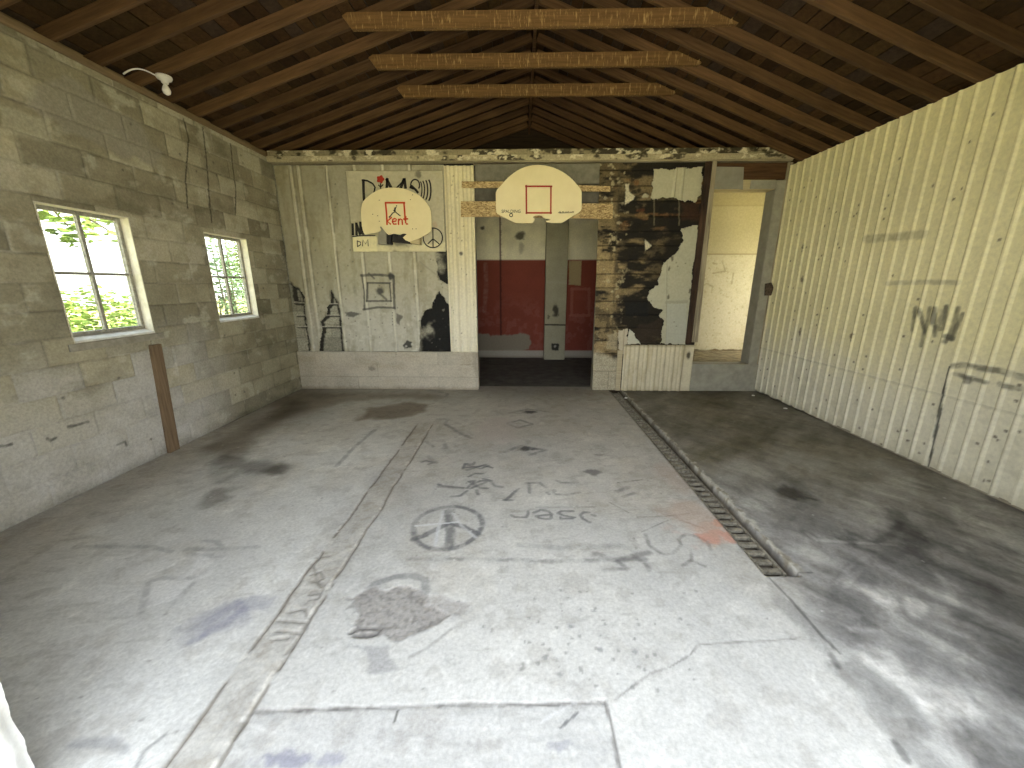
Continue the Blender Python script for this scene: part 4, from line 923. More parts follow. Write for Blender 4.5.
# ================================================================== BACK ROOM behind the passage
def make_far_wall():
    YF = 8.43
    c = Canvas(grid(-3.4, 2.3, .016), grid(0, 4.55, .016), (.90, .86, .66))
    U, V = c.X, c.Y; W = (slice(None), slice(None))
    n1 = fbm(U, V, .6, 5, 701); n2 = fbm(U, V, .12, 4, 702)
    c.c *= (.82 + .25 * n1 + .12 * n2)[..., None]
    red = (1 - ss(2.06, 2.075, V)); c.mix(W, red, (.25, .066, .046)); c.c *= (.85 + .25 * n1 + .1 * (n2 - .5))[..., None]
    c.mix(W, red * ss(.5, .62, n2) * (1 - ss(.9, 1.5, V)) * .25, (.34, .16, .13))
    F = lambda pts: [bk(u, v, YF) for u, v in pts]; z4 = zm(430, 260, 5.69); z3 = zm(430, 140, 5.69)
    c.poly(F(z4((270, 425), (330, 415), (345, 430), (415, 425), (470, 425), (515, 415), (570, 430), (572, 515), (270, 515))), (.27, .245, .19), .95, .02, .05)
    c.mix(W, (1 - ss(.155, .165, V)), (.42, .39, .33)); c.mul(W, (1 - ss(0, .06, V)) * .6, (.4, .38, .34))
    c.stroke(F([(500, 217), (501, 335)]), .03, (.06, .025, .02), .8, .01)
    c.stroke(F(z4((315, 25), (320, 140), (310, 290))), .05, (.4, .25, .2), .4, .04, fade=.6)
    for q, rx, ry in (((515, 545), .11, .09), ((300, 500), .05, .04)): c.blob(F(z3(q))[0], rx, ry, (.05, .045, .035), .85)
    c.blob(F(z3((520, 610)))[0], .08, .14, (.2, .19, .15), .5)
    c.poly(F(z4((790, 5), (862, 5), (858, 146), (790, 140))), (.42, .34, .19), .95, .01, .01)
    for q in (((805, 165), (905, 165)), ((905, 165), (905, 315)), ((905, 315), (800, 315)), ((805, 315), (808, 165))): c.stroke(F(z4(*q)), .05, (.33, .12, .09), .8, .01)
    o = c.build('wall_far', lambda U, V, Z: (U, YF - Z, V), M['plaster'], extra=[(-3.6, 4.8, YF + .02, YF + .2, 0, 4.6, (.3, .3, .26))])
    b = MB(); b.box(-3.3, 3.6, YF - .05, YF - .012, 3.30, 4.50); structure(b.build('wall_far_gable', M['gable']))
    structure(o)
    c = Canvas(grid(.525, .965, .012), grid(.0, 3.1, .012), (.36, .345, .255))
    U, V = c.X, c.Y; n1 = fbm(U, V, .4, 5, 711); n2 = fbm(U, V, .08, 4, 712); c.c *= (.8 + .3 * n1 + .15 * n2)[..., None]
    F = lambda pts: [bk(u, v, 8.2) for u, v in pts]
    c.blob(F(z4((715, 290)))[0], .08, .13, (.04, .035, .028), .9); c.blob(F(z4((675, 325)))[0], .03, .06, (.08, .07, .05), .7)
    c.stroke(F(z4((655, 368), (775, 370))), .02, (.05, .045, .035), .9, .01, dz=-.01); c.stroke(F(z4((665, 125), (775, 130))), .025, (.42, .4, .32), .5, .02)
    c.poly(F(z4((690, 475), (735, 475), (732, 515), (692, 515))), (.03, .028, .025), .95, .01, .02); c.blob(F(z4((712, 492)))[0], .03, .03, (.4, .39, .34), .8)
    o = c.build('column', lambda U, V, Z: (U, 8.2 - Z, V), M['plaster'], extra=[(.525, .965, 8.212, 8.41, 0, 3.1, (.28, .27, .21))])
    structure(o)
make_far_wall()
b = MB(); b.box(-3.42, 2.3, 5.915, 8.50, -.06, -.002); structure(b.build('floor_back_room', m_two('dark_floor', (.085, .08, .072), (.15, .142, .128), 5, .85, bstr=.3)))
b = MB(); b.box(2.22, 2.32, 5.905, 8.37, 0, 3.14); structure(b.build('added_partition', M['greydark']))  # unseen partition, added so the middle back room stays dim
# raised room behind the doorway, lit by its own window opening
def make_side_room():
    YW = 6.92
    c = Canvas(grid(2.33, 4.72, .012), grid(.42, 3.2, .012), (.48, .425, .265))
    U, V = c.X, c.Y; W = (slice(None), slice(None)); n1 = fbm(U, V, .5, 5, 801); n2 = fbm(U, V, .09, 4, 802); c.c *= (.88 + .18 * n1)[..., None]
    F = lambda pts: [bk(u, v, YW) for u, v in pts]
    zline = F(z5((700, 557)))[0][1]; ztop = F(z5((700, 318)))[0][1]
    lo = 1 - ss(zline - .01, zline, V); c.mix(W, lo, (.52, .48, .335)); c.mul(W, lo * ss(.56, .72, fbm(U, V, .12, 5, 807)) * .25, (.75, .70, .58)); c.mul(W, lo * ss(.68, .74, fbm(U, V, .04, 4, 808)) * .5, (.6, .55, .42)); c.mix(W, lo * ss(.66, .74, fbm(U, V, .05, 4, 806)) * .3, (.42, .35, .2))
    c.mul(W, (1 - ss(.006, .014, np.abs(V - zline))) * .7, (.4, .36, .3)); c.mul(W, (1 - ss(.008, .018, np.abs(V - ztop))) * .4, (.55, .5, .42))
    c.mix(W, ss(ztop, ztop + .02, V), (.44, .38, .225))
    zb = F(z6((600, 488)))[0][1]; c.mix(W, 1 - ss(zb, zb + .02, V + (n2 - .5) * .05), (.16, .11, .055))
    for pts in (((645, 590), (660, 640), (600, 650)), ((600, 600), (620, 605)), ((700, 650), (690, 700)), ((570, 700), (600, 715))): c.stroke(F(z5(*pts)), .014, (.22, .18, .1), .6, .012, fade=.4)
    o = c.build('wall_side_room', lambda U, V, Z: (U, YW - Z, V), M['plaster'], extra=[(2.33, 4.9, YW + .02, YW + .15, 0, 3.3, (.5, .45, .3))])
    structure(o)
    b = MB(); b.box(2.33, 4.72, 5.905, YW, .30, .414); structure(b.build('floor_side_room', M['dirt']))
    b = MB(); b.box(2.33, 4.9, 5.905, YW + .1, 3.03, 3.06); structure(b.build('ceiling_side_room', M['sill']))
    x0, x1, y0, y1, z0, z1 = 4.72, 4.88, 6.02, 6.78, 1.0, 2.55
    b = MB(); b.box(x0, x1, 5.7, y0, 0, 3.06).box(x0, x1, y1, YW + .1, 0, 3.06).box(x0, x1, y0, y1, 0, z0).box(x0, x1, y0, y1, z1, 3.06)
    structure(b.build('wall_side_room_right', M['sill']))
    b = MB(); b.box(XR + .2, x0, 5.71, 5.90, 0, 3.2); structure(b.build('wall_side_room_front', M['sill']))
make_side_room()

# ================================================================== FRONT WALL with the wide doorway
rg = random.Random(2)
xj, xk, zh, y0, y1 = -1.51, 1.95, 2.85, .62, .85
def make_front():
    c = Canvas(grid(y0, y1, .012), grid(-.05, zh, .012), (.84, .85, .84))
    c.z = .012 * (fbm(c.X, c.Y, .07, 4, 901) - .5) + .006 * (fbm(c.X, c.Y, .02, 3, 902) - .5)
    edge = ss(y1 - .05, y1, c.X); c.z -= edge * (.012 + .02 * fbm(c.Y, c.X * 0, .06, 4, 903))
    kc = (.8, .81, .8)
    m = m_painted('white_stucco_wall', .9, 40, .06, .5, .004, .2)
    o = c.build('wall_front', lambda U, V, Z: (xj + Z, U, V), m, flip=False,
                extra=[(-3.57, xj - .03, y0, y1 - .004, -.05, 3.3, kc), (xk, 3.8, y0, y1, -.05, 3.3, kc), (xj - .03, xk, y0, y1, zh, 3.3, kc)])
    structure(o)
    b = MB(); b.prism([(-3.57, 3.3), (3.8, 3.3), (RIDX, 4.52)], y0, y1); structure(b.build('wall_front_gable', M['stucco']))
make_front()
b = MB(); b.box(-40, 40, -40, 60, -.5, -.30); structure(b.build('ground', M['grass']))
b = MB(); b.box(-7, 8, -9, .19, -.30, -.03); structure(b.build('ground_apron', M['apron']))

# ================================================================== ROOF
def roof_boards(name, xa, za, xb, zb, seed):
    """boards run along Y between eave and ridge; the boards break over the rafters"""
    rng = random.Random(seed); dx, dz = xb - xa, zb - za; L = math.hypot(dx, dz); ux, uz = dx / L, dz / L; nx, nz = (-uz, ux) if ux > 0 else (uz, -ux)
    off = .096
    P, Q, C = [], [], []
    def quadbox(s0, s1, y0, y1, h0, h1, c):
        n = len(P)
        for h in (h0, h1):
            for s, y in ((s0, y0), (s1, y0), (s1, y1), (s0, y1)):
                P.append((xa + ux * s + nx * (off + h), y, za + uz * s + nz * (off + h))); C.append(c)
        for f in ((3, 2, 1, 0), (4, 5, 6, 7), (0, 1, 5, 4), (1, 2, 6, 5), (2, 3, 7, 6), (3, 0, 4, 7)): Q.append([n + i for i in f])
    s = -.30
    while s < L + .02:
        w = rng.uniform(.12, .15); y = .45
        while y < 8.62:
            ln = .325 * rng.choice([2, 3, 4, 5, 6])
            t = rng.uniform(.14, .42); red = rng.random()
            c = (.165 * t, (.085 + .012 * red) * t, .034 * t) if rng.random() < .80 else (.045, .03, .02)
            quadbox(s, min(s + w - rng.uniform(.004, .014), L + .02), y, min(y + ln - .004, 8.65), rng.uniform(0, .004), .02, c)
            y += ln
        s += w
    me = bpy.data.meshes.new(name); me.from_pydata(P, [], Q)
    at = me.color_attributes.new('Col', 'FLOAT_COLOR', 'POINT'); at.data.foreach_set('color', np.hstack([np.array(C), np.ones((len(C), 1))]).astype(np.float32).ravel())
    o = link(name, me, M['sheath']); structure(o)
    b = MB(); q = []
    for h in (.022, .05):
        for s_, y in ((-.32, .40), (L + .05, .40), (L + .05, 8.68), (-.32, 8.68)): q.append((xa + ux * s_ + nx * (off + h), y, za + uz * s_ + nz * (off + h)))
    b.hexa(q); structure(b.build(name.replace('ceiling', 'roof'), M['shingle']))
roof_boards('ceiling_left', XL, 3.27, RIDX, RIDZ, 1)
roof_boards('ceiling_right', XR, 3.085, RIDX, RIDZ, 2)
# closures at the eaves
b = MB(); b.box(XL - .20, XL - .12, .4, 8.68, HL - .1, 3.5); structure(b.build('trim_5', M['plate']))
b = MB(); b.box(XR + .15, XR + .20, .4, 8.68, HR, 3.35); structure(b.build('trim_6', M['plate']))
b = MB(); b.box(XL - .16, XL + .018, .86, 5.60, HL + .002, HL + .055); o = b.build('wall_plate', M['plate'], bevel=.004, loc=(XL, 3.2, HL)); tag(o, 'long brown timber plate lying on top of the block wall', 'beam')
# rafters
def rafter_mesh(L, rise):
    b = MB(); s = 0.0
    b.box(-.16, L, -.019, .019, 0, .094)
    bmesh.ops.bevel(b.bm, geom=b.bm.edges[:], offset=.003, segments=1, affect='EDGES')
    me = bpy.data.meshes.new('rafter'); b.bm.to_mesh(me); b.bm.free(); me.materials.append(M['rafter']); return me
ORD = ['first', 'second', 'third', 'fourth', 'fifth', 'sixth', 'seventh', 'eighth', 'ninth', 'tenth', 'eleventh', 'twelfth', 'thirteenth']
YR = [4.22 + .325 * k for k in range(-6, 13)]
front = [y for y in YR if y < 5.6]; behind = [y for y in YR if y > 5.6]
for side, (xa, za, slope) in (('left', (XL, 3.27, SL_L)), ('right', (XR, 3.085, SL_R))):
    dx = abs(RIDX - xa) - .017; L = math.hypot(dx, dx * slope); me = rafter_mesh(L, 0); ang = math.atan(slope)
    for y in YR:
        o = bpy.data.objects.new('rafter', me); col.objects.link(o)
        if side == 'left': o.matrix_world = Matrix.Translation((xa, y, za)) @ Matrix.Rotation(-ang, 4, 'Y')
        else: o.matrix_world = Matrix.Translation((xa, y, za)) @ Matrix.Rotation(math.pi, 4, 'Z') @ Matrix.Rotation(-ang, 4, 'Y')
        if y < 5.6: lab = 'brown rafter of the %s roof slope, %s in front of the header beam' % (side, ORD[len(front) - 1 - front.index(y)])
        else: lab = 'brown rafter of the %s roof slope, %s behind the header beam' % (side, ORD[behind.index(y)])
        tag(o, lab, 'rafter', 'rafters of the %s roof slope' % side)
b = MB(); b.box(RIDX - .016, RIDX + .016, .87, 8.42, RIDZ - .03, RIDZ + .15); o = b.build('ridge_board', M['rafter'], loc=(RIDX, 4.6, RIDZ)); tag(o, 'long dark ridge board where both roof slopes meet', 'beam')
# tie beams: nailed to the near side of every second rafter pair
me = None
for i, (y, z0, xa, xb) in enumerate(((4.22, 3.812, -1.62, 1.95), (4.87, 3.808, -1.63, 1.90), (5.52, 3.806, -1.53, 1.88))):
    pts = [(xa + .08, z0), (xb - .03, z0), (xb, z0 + .02), (xb - .07, z0 + .128), (xa + .05, z0 + .128), (xa, z0 + .10)]
    b = MB(); b.prism(pts, y - .061, y - .021); o = b.build('tie_beam', M['tie'], loc=(.16, y - .04, z0))
    tag(o, 'brown tie beam with pale drips across the roof, %s' % ('nearest the viewer and highest in the photo', 'the middle one of three', 'farthest and lowest of three')[i], 'beam', 'tie beams across the roof')

# ceiling light: porcelain holder with a bare bulb
x, z = bk(162.5, 80.8, 3.93)
lx, lz = -3.145, 3.27 + SL_L * (-3.145 - XL)
t = thing('ceiling_light', 'white round bulb holder with a small bulb on a rafter above the block wall', 'lamp', (lx, 3.895, lz))
b = MB(); b.lathe([(.058, -.001), (.060, -.012), (.052, -.028), (.030, -.036), (.026, -.055), (.022, -.058)], 24, (lx, 3.895, lz)); b.build('lamp_holder', M['white'], t, smooth=True)
b = MB(); b.lathe([(.014, -.056), (.016, -.070), (.028, -.095), (.032, -.115), (.026, -.135), (.010, -.146), (.001, -.148)], 20, (lx, 3.895, lz)); b.build('bulb', M['bulb'], t, smooth=True)
b = MB(); b.tube([(lx - .05 - .155 * q, 3.895 - .17 * q, lz - .008 + .075 * math.sin(q * 2.5) - .098 * q) for q in [i / 12 for i in range(13)]], .006, 8); b.build('cable', M['white'], t, smooth=True)

# ================================================================== BACKBOARDS, plywood and their mounts
zA = zm(340, 165, 8.536)
def BA(*p, Y): return B(zA(*p), Y)
YP = D - .045
t = thing('plywood_sheet', 'square plywood sheet with black graffiti, fixed over the white siding behind a backboard', 'board', (-1.7, YP, 2.01))
c = Canvas(grid(-2.345, -1.042, .0085), grid(2.012, 3.038, .0085), (.52, .49, .36))
W = (slice(None), slice(None)); n1 = fbm(c.X * .4, c.Y, .25, 5, 1001); n2 = fbm(c.X, c.Y, .08, 4, 1002); c.c *= (.80 + .26 * n1 + .14 * n2)[..., None]
c.mul(W, ss(.55, .75, n2) * .4, (.75, .72, .62)); c.blob(BA((665, 80), Y=YP)[0], .05, .06, (.14, .13, .1), .8); c.blob(BA((480, 700), Y=YP)[0], .20, .10, (.20, .19, .14), .9, rag=.9)
c.poly(BA((108, 610), (315, 610), (318, 740), (112, 740), Y=YP), (.82, .76, .48), .9, .01, .01); c.poly(BA((100, 742), (905, 742), (905, 660), (620, 690), (300, 690), Y=YP), (.82, .76, .48), .6, .03, .04)
c.blob(BA((810, 510), Y=YP)[0], .04, .05, (.5, .3, .2), .4)
c.z += .002 * (fbm(c.X, c.Y, .2, 3, 6) - .5)
c.build('sheet', lambda U, V, Z: (U, YP - Z, V), M['ply'], t, thick=.012)
f = lambda *p: BA(*p, Y=YP)
b = MB(); w = .036
b.strokes([f((200, 130), (202, 220), (206, 300)), (f((190, 130), (235, 135), (280, 160), (300, 190), (290, 240), (250, 290)), .022),
           f((405, 120), (400, 200)), (f((400, 125), (440, 200)), .04), f((545, 125), (520, 195)), f((550, 120), (560, 195)), (f((440, 200), (480, 200), (540, 140)), .02)], w, YP - .003)
b.strokes([f(*[(642 + 38 * math.cos(a), 172 - 48 * math.sin(a)) for a in np.linspace(-.6, 3.6, 16)])], .018, YP - .003)
b.strokes([f((612, 180), (650, 215), (665, 235)), f((600, 190), (625, 200))], .03, YP - .003)
for i, x in enumerate((690, 710, 735, 760)):
    b.strokes([f(*[(x + (18 + 2 * i) * math.cos(a) - 8, 210 + (i * 2) - (70 + 7 * i) * math.sin(a)) for a in np.linspace(-1.25, 1.25, 12)])], .015 + .002 * i, YP - .003)
b.build('lettering', M['black'], t); b = MB()
b.strokes([f((108, 505), (112, 595)), f((140, 498), (142, 595)), f((140, 500), (172, 590)), f((175, 490), (178, 585)), f((195, 500), (200, 590))], .034, YP - .003)
b.strokes([f((108, 612), (170, 604), (300, 602))], .014, YP - .003)
b.build('lettering', M['black'], t); b = MB()
b.strokes([f((148, 648), (150, 695)), f((148, 648), (178, 660), (178, 680), (150, 697)), f((192, 692), (198, 640), (218, 675), (238, 635), (242, 692))], .012, YP - .003)
b.build('lettering', M['black'], t)
b = MB(); r = 82
b.strokes([f(*[(793 + r * math.cos(a), 622 + (r + 2) * math.sin(a)) for a in np.linspace(0, 2 * math.pi, 36)]), f((793, 540), (795, 704)), f((794, 630), (752, 672)), f((794, 630), (845, 672))], .016, YP - .003)
b.build('peace_sign', M['black'], t)
b = MB(); b.strokes([f((348, 160), (348, 200)), f((330, 172), (348, 190), (368, 168))], .016, YP - .003); b.build('flower_stem', M['black'], t)
b = MB(); b.prism(f(*[(346 + (31 + 4 * math.cos(5 * a)) * math.cos(a), 122 + (32 + 5 * math.cos(5 * a)) * math.sin(a)) for a in np.linspace(0, 2 * math.pi, 30)[:-1]]), YP - .0045, YP - .0025); o = b.build('flower', M['redp'], t)

# smaller backboard
Y1 = D - .19
t = thing('backboard', 'smaller cream fan backboard with orange handwriting, lower edge broken, left of the passage', 'basketball backboard', (-1.68, Y1, 2.2), 'basketball backboards')
g = lambda *p: BA(*p, Y=Y1)
out = ((178, 400), (180, 370), (187, 335), (200, 308), (222, 283), (250, 260), (285, 235), (325, 214), (370, 200), (420, 193), (480, 192), (530, 199), (580, 213), (630, 235), (680, 262), (715, 292), (742, 325), (763, 360), (775, 395), (779, 440), (780, 545), (775, 565), (757, 582), (700, 613), (640, 640), (590, 655), (560, 643), (537, 620), (552, 605), (570, 590), (548, 584), (530, 586), (510, 596), (490, 592), (470, 587), (450, 586), (430, 594), (412, 596), (395, 580), (378, 560), (360, 535), (348, 522), (340, 524), (338, 535), (347, 548), (343, 562), (322, 574), (215, 592), (205, 585), (195, 560), (186, 520))
b = MB(); b.prism(g(*out), Y1, Y1 + .022); b.build('board', M['board'], t)
b = MB(); b.strokes([g((387, 322), (552, 322)), g((389, 322), (398, 420), (402, 508)), g((546, 322), (552, 400), (556, 470))], .022, Y1 - .0003); b.build('target_outline', M['orange'], t)
b = MB(); b.strokes([g((440, 448), (405, 480), (432, 505)), g((450, 484), (478, 478), (482, 465), (468, 456), (452, 464), (447, 485), (458, 505), (480, 504)), g((500, 508), (500, 462)), g((500, 475), (516, 460), (530, 468), (533, 508)), g((562, 440), (560, 490), (568, 505), (578, 503)), g((543, 462), (579, 460))], .019, Y1 - .0016); b.build('orange_lettering', M['orange'], t)
b = MB()
b.strokes([(g((470, 372), (468, 398)), .022), (g((468, 400), (448, 412), (428, 440)), .013), (g((470, 398), (490, 415), (514, 433)), .013), (g((472, 375), (482, 355)), .008), (g((466, 380), (456, 388), (466, 396)), .008), (g((428, 438), (420, 446)), .016)], .012, Y1 - .0003)
b.prism(g(*[(471 + 6 * math.cos(a), 366 + 6 * math.sin(a)) for a in np.linspace(0, 6.28, 10)[:-1]]), Y1 - .0015, Y1 - .0003); b.prism(g(*[(484 + 5 * math.cos(a), 347 + 5 * math.sin(a)) for a in np.linspace(0, 6.28, 10)[:-1]]), Y1 - .0015, Y1 - .0003)
b.build('jumping_figure_mark', M['black'], t)
for q in ((335, 300), (280, 420), (322, 433), (602, 296), (620, 545), (650, 545), (335, 480), (620, 255)):
    b = MB(); b.prism(g(*[(q[0] + 4 * math.cos(a), q[1] + 4 * math.sin(a)) for a in np.linspace(0, 6.28, 8)[:-1]]), Y1 - .0015, Y1 - .0003); b.build('bolt_hole', M['brownwood'], t)
def dots(): pass
h = lambda *p: BA(*p, Y=Y1 + .03)
b = MB(); b.prism(h((328, 520), (395, 540), (395, 680), (328, 676)), Y1 + .026, YP - .006); b.build('mount_block', M['greyboard'], t, bevel=.003)
b = MB(); b.prism(h((600, 560), (682, 560), (682, 680), (600, 668)), Y1 + .026, YP - .006); b.build('mount_block', M['creamwood'], t, bevel=.003)
b = MB(); b.prism(h((398, 570), (432, 570), (432, 674), (398, 674)), Y1 + .04, YP - .006); b.prism(h((440, 570), (598, 570), (598, 672), (500, 660), (440, 655)), Y1 + .07, YP - .006); b.build('rim_bracket', M['black'], t, bevel=.003)

# OSB rails and the larger backboard
zC = zm(430, 140, 5.69)
for i, (pts, lab) in enumerate((((180, 235), (410, 236), (860, 252), (1028, 262), (1028, 293), (860, 290), (410, 274), (180, 272)), 'thin chipboard strip, the upper rail behind the larger backboard'), (((176, 348), (410, 350), (860, 362), (1040, 362), (1040, 452), (860, 448), (410, 437), (176, 438)), 'wide chipboard strip, the lower rail behind the larger backboard')) if False else ():
    pass
YO = D - .046
for pts, lab in (((((180, 235), (420, 236), (860, 256), (1026, 262), (1026, 293), (860, 292), (420, 273), (180, 272))), 'thin chipboard strip, upper rail behind the larger backboard'),
                 (((176, 348), (420, 349), (860, 360), (1040, 362), (1040, 450), (860, 446), (420, 437), (176, 438)), 'wide chipboard strip, lower rail behind the larger backboard')):
    b = MB(); b.prism(B(zC(*pts), YO), YO, YO + .016); o = b.build('chipboard_rail', M['osb'], bevel=.002, loc=(.2, YO, 2.45)); tag(o, lab, 'board', 'chipboard rails across the passage')
Y2 = D - .10
zD = zm(485, 155, 9.309)
g = lambda *p: B(zD(*p), Y2)
t = thing('backboard', 'larger cream fan backboard with an empty red square, over the passage', 'basketball backboard', (.24, Y2, 2.4), 'basketball backboards')
out = ((100, 350), (110, 325), (135, 295), (160, 270), (190, 235), (220, 205), (260, 172), (300, 145), (335, 127), (370, 112), (405, 102), (440, 95), (500, 92), (560, 97), (600, 106), (640, 118), (680, 135), (720, 155), (755, 178), (790, 205), (817, 230), (840, 255), (862, 282), (880, 305), (893, 325), (900, 345), (900, 500), (890, 522), (860, 545), (830, 560), (770, 598), (715, 632), (625, 635), (600, 630), (560, 620), (590, 612), (612, 603), (588, 595), (560, 590), (540, 575), (525, 563), (500, 560), (475, 562), (452, 570), (447, 582), (465, 600), (450, 618), (440, 635), (285, 635), (240, 613), (200, 590), (155, 567), (115, 545), (105, 530), (102, 500))
b = MB(); b.prism(g(*out), Y2, Y2 + .035); b.build('board', M['board'], t)
b = MB(); b.strokes([g((378, 292), (622, 292)), g((384, 284), (386, 545)), g((382, 539), (618, 539)), g((614, 290), (612, 545))], .021, Y2 - .0003); b.build('red_square', M['redp'], t)
def text(body, x, z, y, size, mat, parent, name, slant=0.0):
    cu = bpy.data.curves.new(name, 'FONT'); cu.body = body; cu.size = size; cu.align_x = 'CENTER'; cu.align_y = 'CENTER'; cu.extrude = .0006; cu.offset = .0004; cu.shear = slant
    o = bpy.data.objects.new(name, cu); col.objects.link(o)
    dg = bpy.context.evaluated_depsgraph_get(); me = bpy.data.meshes.new_from_object(o.evaluated_get(dg)); bpy.data.objects.remove(o)
    o = link(name, me, mat); o.rotation_euler = (math.pi / 2, 0, 0); o.location = (x, y, z)
    me.transform(Matrix.Rotation(math.pi / 2, 4, 'X')); o.rotation_euler = (0, 0, 0)
    return local(o, parent)
xx, zz = g((243, 526))[0]; text('SPALDING', xx, zz, Y2 - .0008, .056, M['black'], t, 'lettering')
xx, zz = g((755, 531))[0]; text('Huffman', xx, zz, Y2 - .0008, .052, M['black'], t, 'lettering', .25) if False else None
b = MB(); zz = 531
b.strokes([g((683, 540), (700, 524), (706, 540)), g((690, 534), (706, 534)), g((716, 540), (722, 526), (734, 527), (730, 538), (716, 540)), g((742, 540), (748, 527), (754, 538), (762, 526)), g((768, 538), (772, 527), (784, 527), (780, 539), (768, 538)), g((790, 540), (795, 527), (802, 538), (810, 526)), g((814, 527), (828, 527)), g((690, 541), (826, 536))], .006, Y2 - .0003); b.build('lettering', M['black'], t)
b = MB(); b.strokes([g(*[(243 + 14 * math.cos(a), 560 + 15 * math.sin(a)) for a in np.linspace(0, 2 * math.pi, 18)]), g((235, 545), (252, 545))], .011, Y2 - .0003); b.build('round_mark', M['black'], t)
b = MB(); b.box(.05, .11, Y2 + .034, YO - .0003, 2.62, 2.84); b.build('cleat', M['creamwood'], t); b = MB(); b.box(.38, .44, Y2 + .034, YO - .0003, 2.62, 2.84); b.build('cleat', M['creamwood'], t)

# ================================================================== drain grate
def drain():
    t = thing('drain_grate', 'long rusty slotted drain grate set in the floor, from doorway end to back wall', 'drain', (1.43, 3.7, -.01))
    rg = random.Random(6)
    for x0, x1 in ((1.376, 1.390), (1.490, 1.506)):
        b = MB(); b.box(x0, x1, 1.86, 5.66, -.045, -.012); b.build('side_rail', M['iron'], t, bevel=.002)
    ys = []; y = 1.88
    while y < 5.62:
        ys.append(y); y += .077
    b = MB()
    for y in ys:
        b.box(1.390, 1.490, y, y + .030, -.04, -.013 - rg.uniform(0, .006))
    b.build('slotted_bars', M['iron'], t, bevel=.002)
    b = MB(); b.box(1.512, 1.526, 1.90, 5.62, -.054, -.034); b.build('edge_angle', M['rust'], t, bevel=.002)
drain()
# flakes on the floor
for (u, v), lab in (((753, 396), 'white paint flake on the dark floor below the grey kerb'), ((785.5, 409), 'white paint flake on the dark floor near the ribbed wall'), ((626, 399), 'pale crumb on the rim at the far drain end')):
    x, y = fl(u, v); b = MB(); pts = [(x + .028 * math.cos(a) * random.uniform(.6, 1.1), y + .02 * math.sin(a) * random.uniform(.6, 1.1)) for a in np.linspace(0, 6.28, 8)[:-1]]
    z0 = .003 if u > 640 else .012
    va = [b.bm.verts.new((p[0], p[1], z0)) for p in pts]; vb = [b.bm.verts.new((p[0], p[1], z0 + .012)) for p in pts]
    b.bm.faces.new(va[::-1]); b.bm.faces.new(vb)
    for i in range(len(va)): b.bm.faces.new((va[i], va[(i + 1) % len(va)], vb[(i + 1) % len(va)], vb[i]))
    tag(b.build('paint_flake', M['chip'], loc=(x, y, z0)), lab, 'flake')

# ================================================================== OUTSIDE the windows
def leaves(name, parts, mat, parent, size, seed):
    rng = random.Random(seed); V, Fq = [], []
    for (c, r, n) in parts:
        for _ in range(n):
            while True:
                p = [rng.uniform(-1, 1) for _ in range(3)]
                if sum(q * q for q in p) <= 1: break
            p = Vector((c[0] + p[0] * r[0], c[1] + p[1] * r[1], c[2] + p[2] * r[2]))
            s = size * rng.uniform(.6, 1.3)
            R = Matrix.Rotation(rng.uniform(0, 6.28), 3, 'Z') @ Matrix.Rotation(rng.uniform(-1.2, 1.2), 3, 'X')
            k = len(V)
            for q in ((-1, 0, 0), (-.35, .42, .08), (.5, .34, .08), (1, 0, -.05), (.5, -.34, .08), (-.35, -.42, .08)): V.append(p + R @ (Vector(q) * s))
            Fq.append((k, k + 1, k + 2, k + 3)); Fq.append((k, k + 3, k + 4, k + 5))
    me = bpy.data.meshes.new(name); me.from_pydata(V, [], Fq)
    o = link(name, me, mat)
    if parent is not None: o.parent = parent; o.location = -Vector(parent.location)
    return o
def shrub(name, label, cat, base, parts, mat, seed, size=.05, group=None):
    t = thing(name, label, cat, base, group)
    rng = random.Random(seed); b = MB()
    for (c, r, n) in parts:
        for _ in range(3):
            e = Vector((c[0] + rng.uniform(-.5, .5) * r[0], c[1] + rng.uniform(-.5, .5) * r[1], c[2] + .3 * r[2])); s = Vector((base[0] + rng.uniform(-.1, .1), base[1] + rng.uniform(-.3, .3), -.30))
            b.tube([s, s.lerp(e, .5) + Vector((0, rng.uniform(-.1, .1), .1)), e], [.03, .02, .008], 6)
    b.build('stem', M['bark'], t)
    leaves('foliage', parts, mat, t, size, seed)
    return t
shrub('shrub', 'dense yellow-green hedge seen through the lower left panes of the nearer window', 'hedge', (-7.2, 6.1, -.30), [((-7.2, 5.6, .6), (.6, .7, 1.1), 3000), ((-7.2, 6.6, .55), (.6, .6, 1.05), 2400)], M['leaf1'], 1, .055)
shrub('shrub', 'paler green bush seen through the lower right panes of the nearer window', 'bush', (-7.4, 8.1, -.30), [((-7.4, 7.75, .55), (.6, .5, 1.05), 2000), ((-7.4, 8.5, .6), (.6, .4, 1.15), 1500)], M['leaf2'], 2, .055)
shrub('tree', 'leafy green tree filling the right panes of the farther window', 'tree', (-6.9, 10.3, -.30), [((-6.9, 10.1, 1.9), (.5, .5, 1.0), 2000), ((-6.9, 10.3, .6), (.5, .5, 1.0), 1700)], M['leaf1'], 3, .05)
shrub('tree', 'thin pale tree in the left panes of the farther window', 'tree', (-6.9, 9.2, -.30), [((-6.9, 9.2, 1.0), (.4, .4, 1.3), 1600), ((-6.9, 9.1, 2.4), (.35, .35, .7), 350)], M['leaf2'], 4, .05)
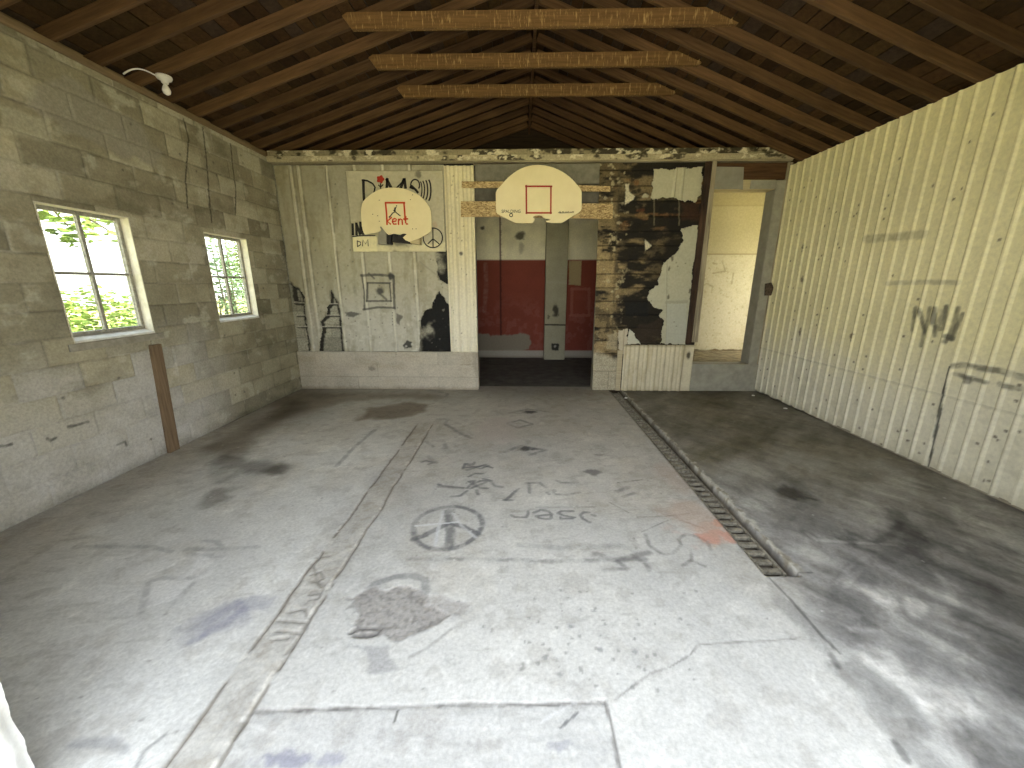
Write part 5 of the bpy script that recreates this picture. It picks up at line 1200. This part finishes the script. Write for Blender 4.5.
# branch hanging into view in the nearer window
t = thing('tree', 'overhanging leafy tree branch in the upper panes of the nearer window', 'tree', (-5.9, 3.2, -.30))
b = MB(); b.tube([(-5.9, 3.0, -.3), (-5.85, 3.1, 1.4), (-5.7, 3.3, 2.9), (-5.4, 3.9, 3.3), (-5.1, 4.5, 3.0), (-5.0, 4.9, 2.55)], [.10, .09, .07, .045, .03, .012], 8)
b.tube([(-5.4, 3.9, 3.3), (-5.2, 4.3, 2.7), (-5.1, 4.55, 2.2)], [.03, .02, .008], 6)
b.tube([(-5.2, 4.3, 2.7), (-5.15, 4.8, 2.35), (-5.1, 5.2, 2.1)], [.02, .014, .006], 6)
b.build('trunk', M['bark'], t, smooth=True)
leaves('foliage', [((-5.15, 4.35, 2.45), (.25, .22, .28), 70), ((-5.1, 4.6, 2.15), (.2, .22, .2), 60), ((-5.1, 4.95, 2.35), (.15, .25, .25), 26), ((-5.05, 5.25, 2.12), (.12, .25, .14), 20), ((-5.5, 3.8, 3.3), (.4, .5, .3), 120)], M['leaf1'], t, .075, 5)

# ================================================================== LIGHT
w = bpy.data.worlds.new('sky'); scene.world = w; w.use_nodes = True
nt = w.node_tree; bg = nt.nodes['Background']
tc = nd(nt, 'ShaderNodeTexCoord'); sp = nd(nt, 'ShaderNodeSeparateXYZ'); nt.links.new(tc.outputs['Generated'], sp.inputs[0])
mr = nd(nt, 'ShaderNodeMapRange'); mr.inputs[1].default_value = 0.0; mr.inputs[2].default_value = 0.7; nt.links.new(sp.outputs[2], mr.inputs[0])
nt.links.new(mixc(nt, mr.outputs[0], (1.0, 0.98, 0.93), (0.82, 0.90, 1.0)), bg.inputs[0])
bg.inputs[1].default_value = 2.6
sun = bpy.data.lights.new('sun', 'SUN'); sun.energy = 26.0; sun.angle = math.radians(2.0); sun.color = (1.0, 0.95, 0.84)
so = bpy.data.objects.new('sun', sun); col.objects.link(so)
d = Vector((-.50, -.45, -.95)); so.rotation_euler = d.to_track_quat('-Z', 'Y').to_euler()

# ================================================================== CAMERA
cd = bpy.data.cameras.new('camera'); cam = bpy.data.objects.new('camera', cd); col.objects.link(cam)
cd.sensor_fit = 'HORIZONTAL'; cd.sensor_width = 36.0; cd.lens = 36.0 * F / 1024.0; cd.clip_start = .03; cd.clip_end = 200
R = np.array([[Xc[0], Yc[0], Zc[0]], [Xc[1], Yc[1], Zc[1]], [-Xc[2], -Yc[2], -Zc[2]]]).T   # world axes -> camera axes
cam.matrix_world = Matrix(((R[0][0], R[0][1], R[0][2], 0), (R[1][0], R[1][1], R[1][2], 0), (R[2][0], R[2][1], R[2][2], CH), (0, 0, 0, 1)))
scene.camera = cam
vs = scene.view_settings; vs.view_transform = 'Standard'; vs.look = 'None'; vs.gamma = 1.0; vs.use_curve_mapping = False; vs.exposure = 1.0
cy = scene.cycles
cy.max_bounces = 14; cy.diffuse_bounces = 8; cy.transparent_max_bounces = 12; cy.use_denoising = True; cy.sample_clamp_indirect = 8.0
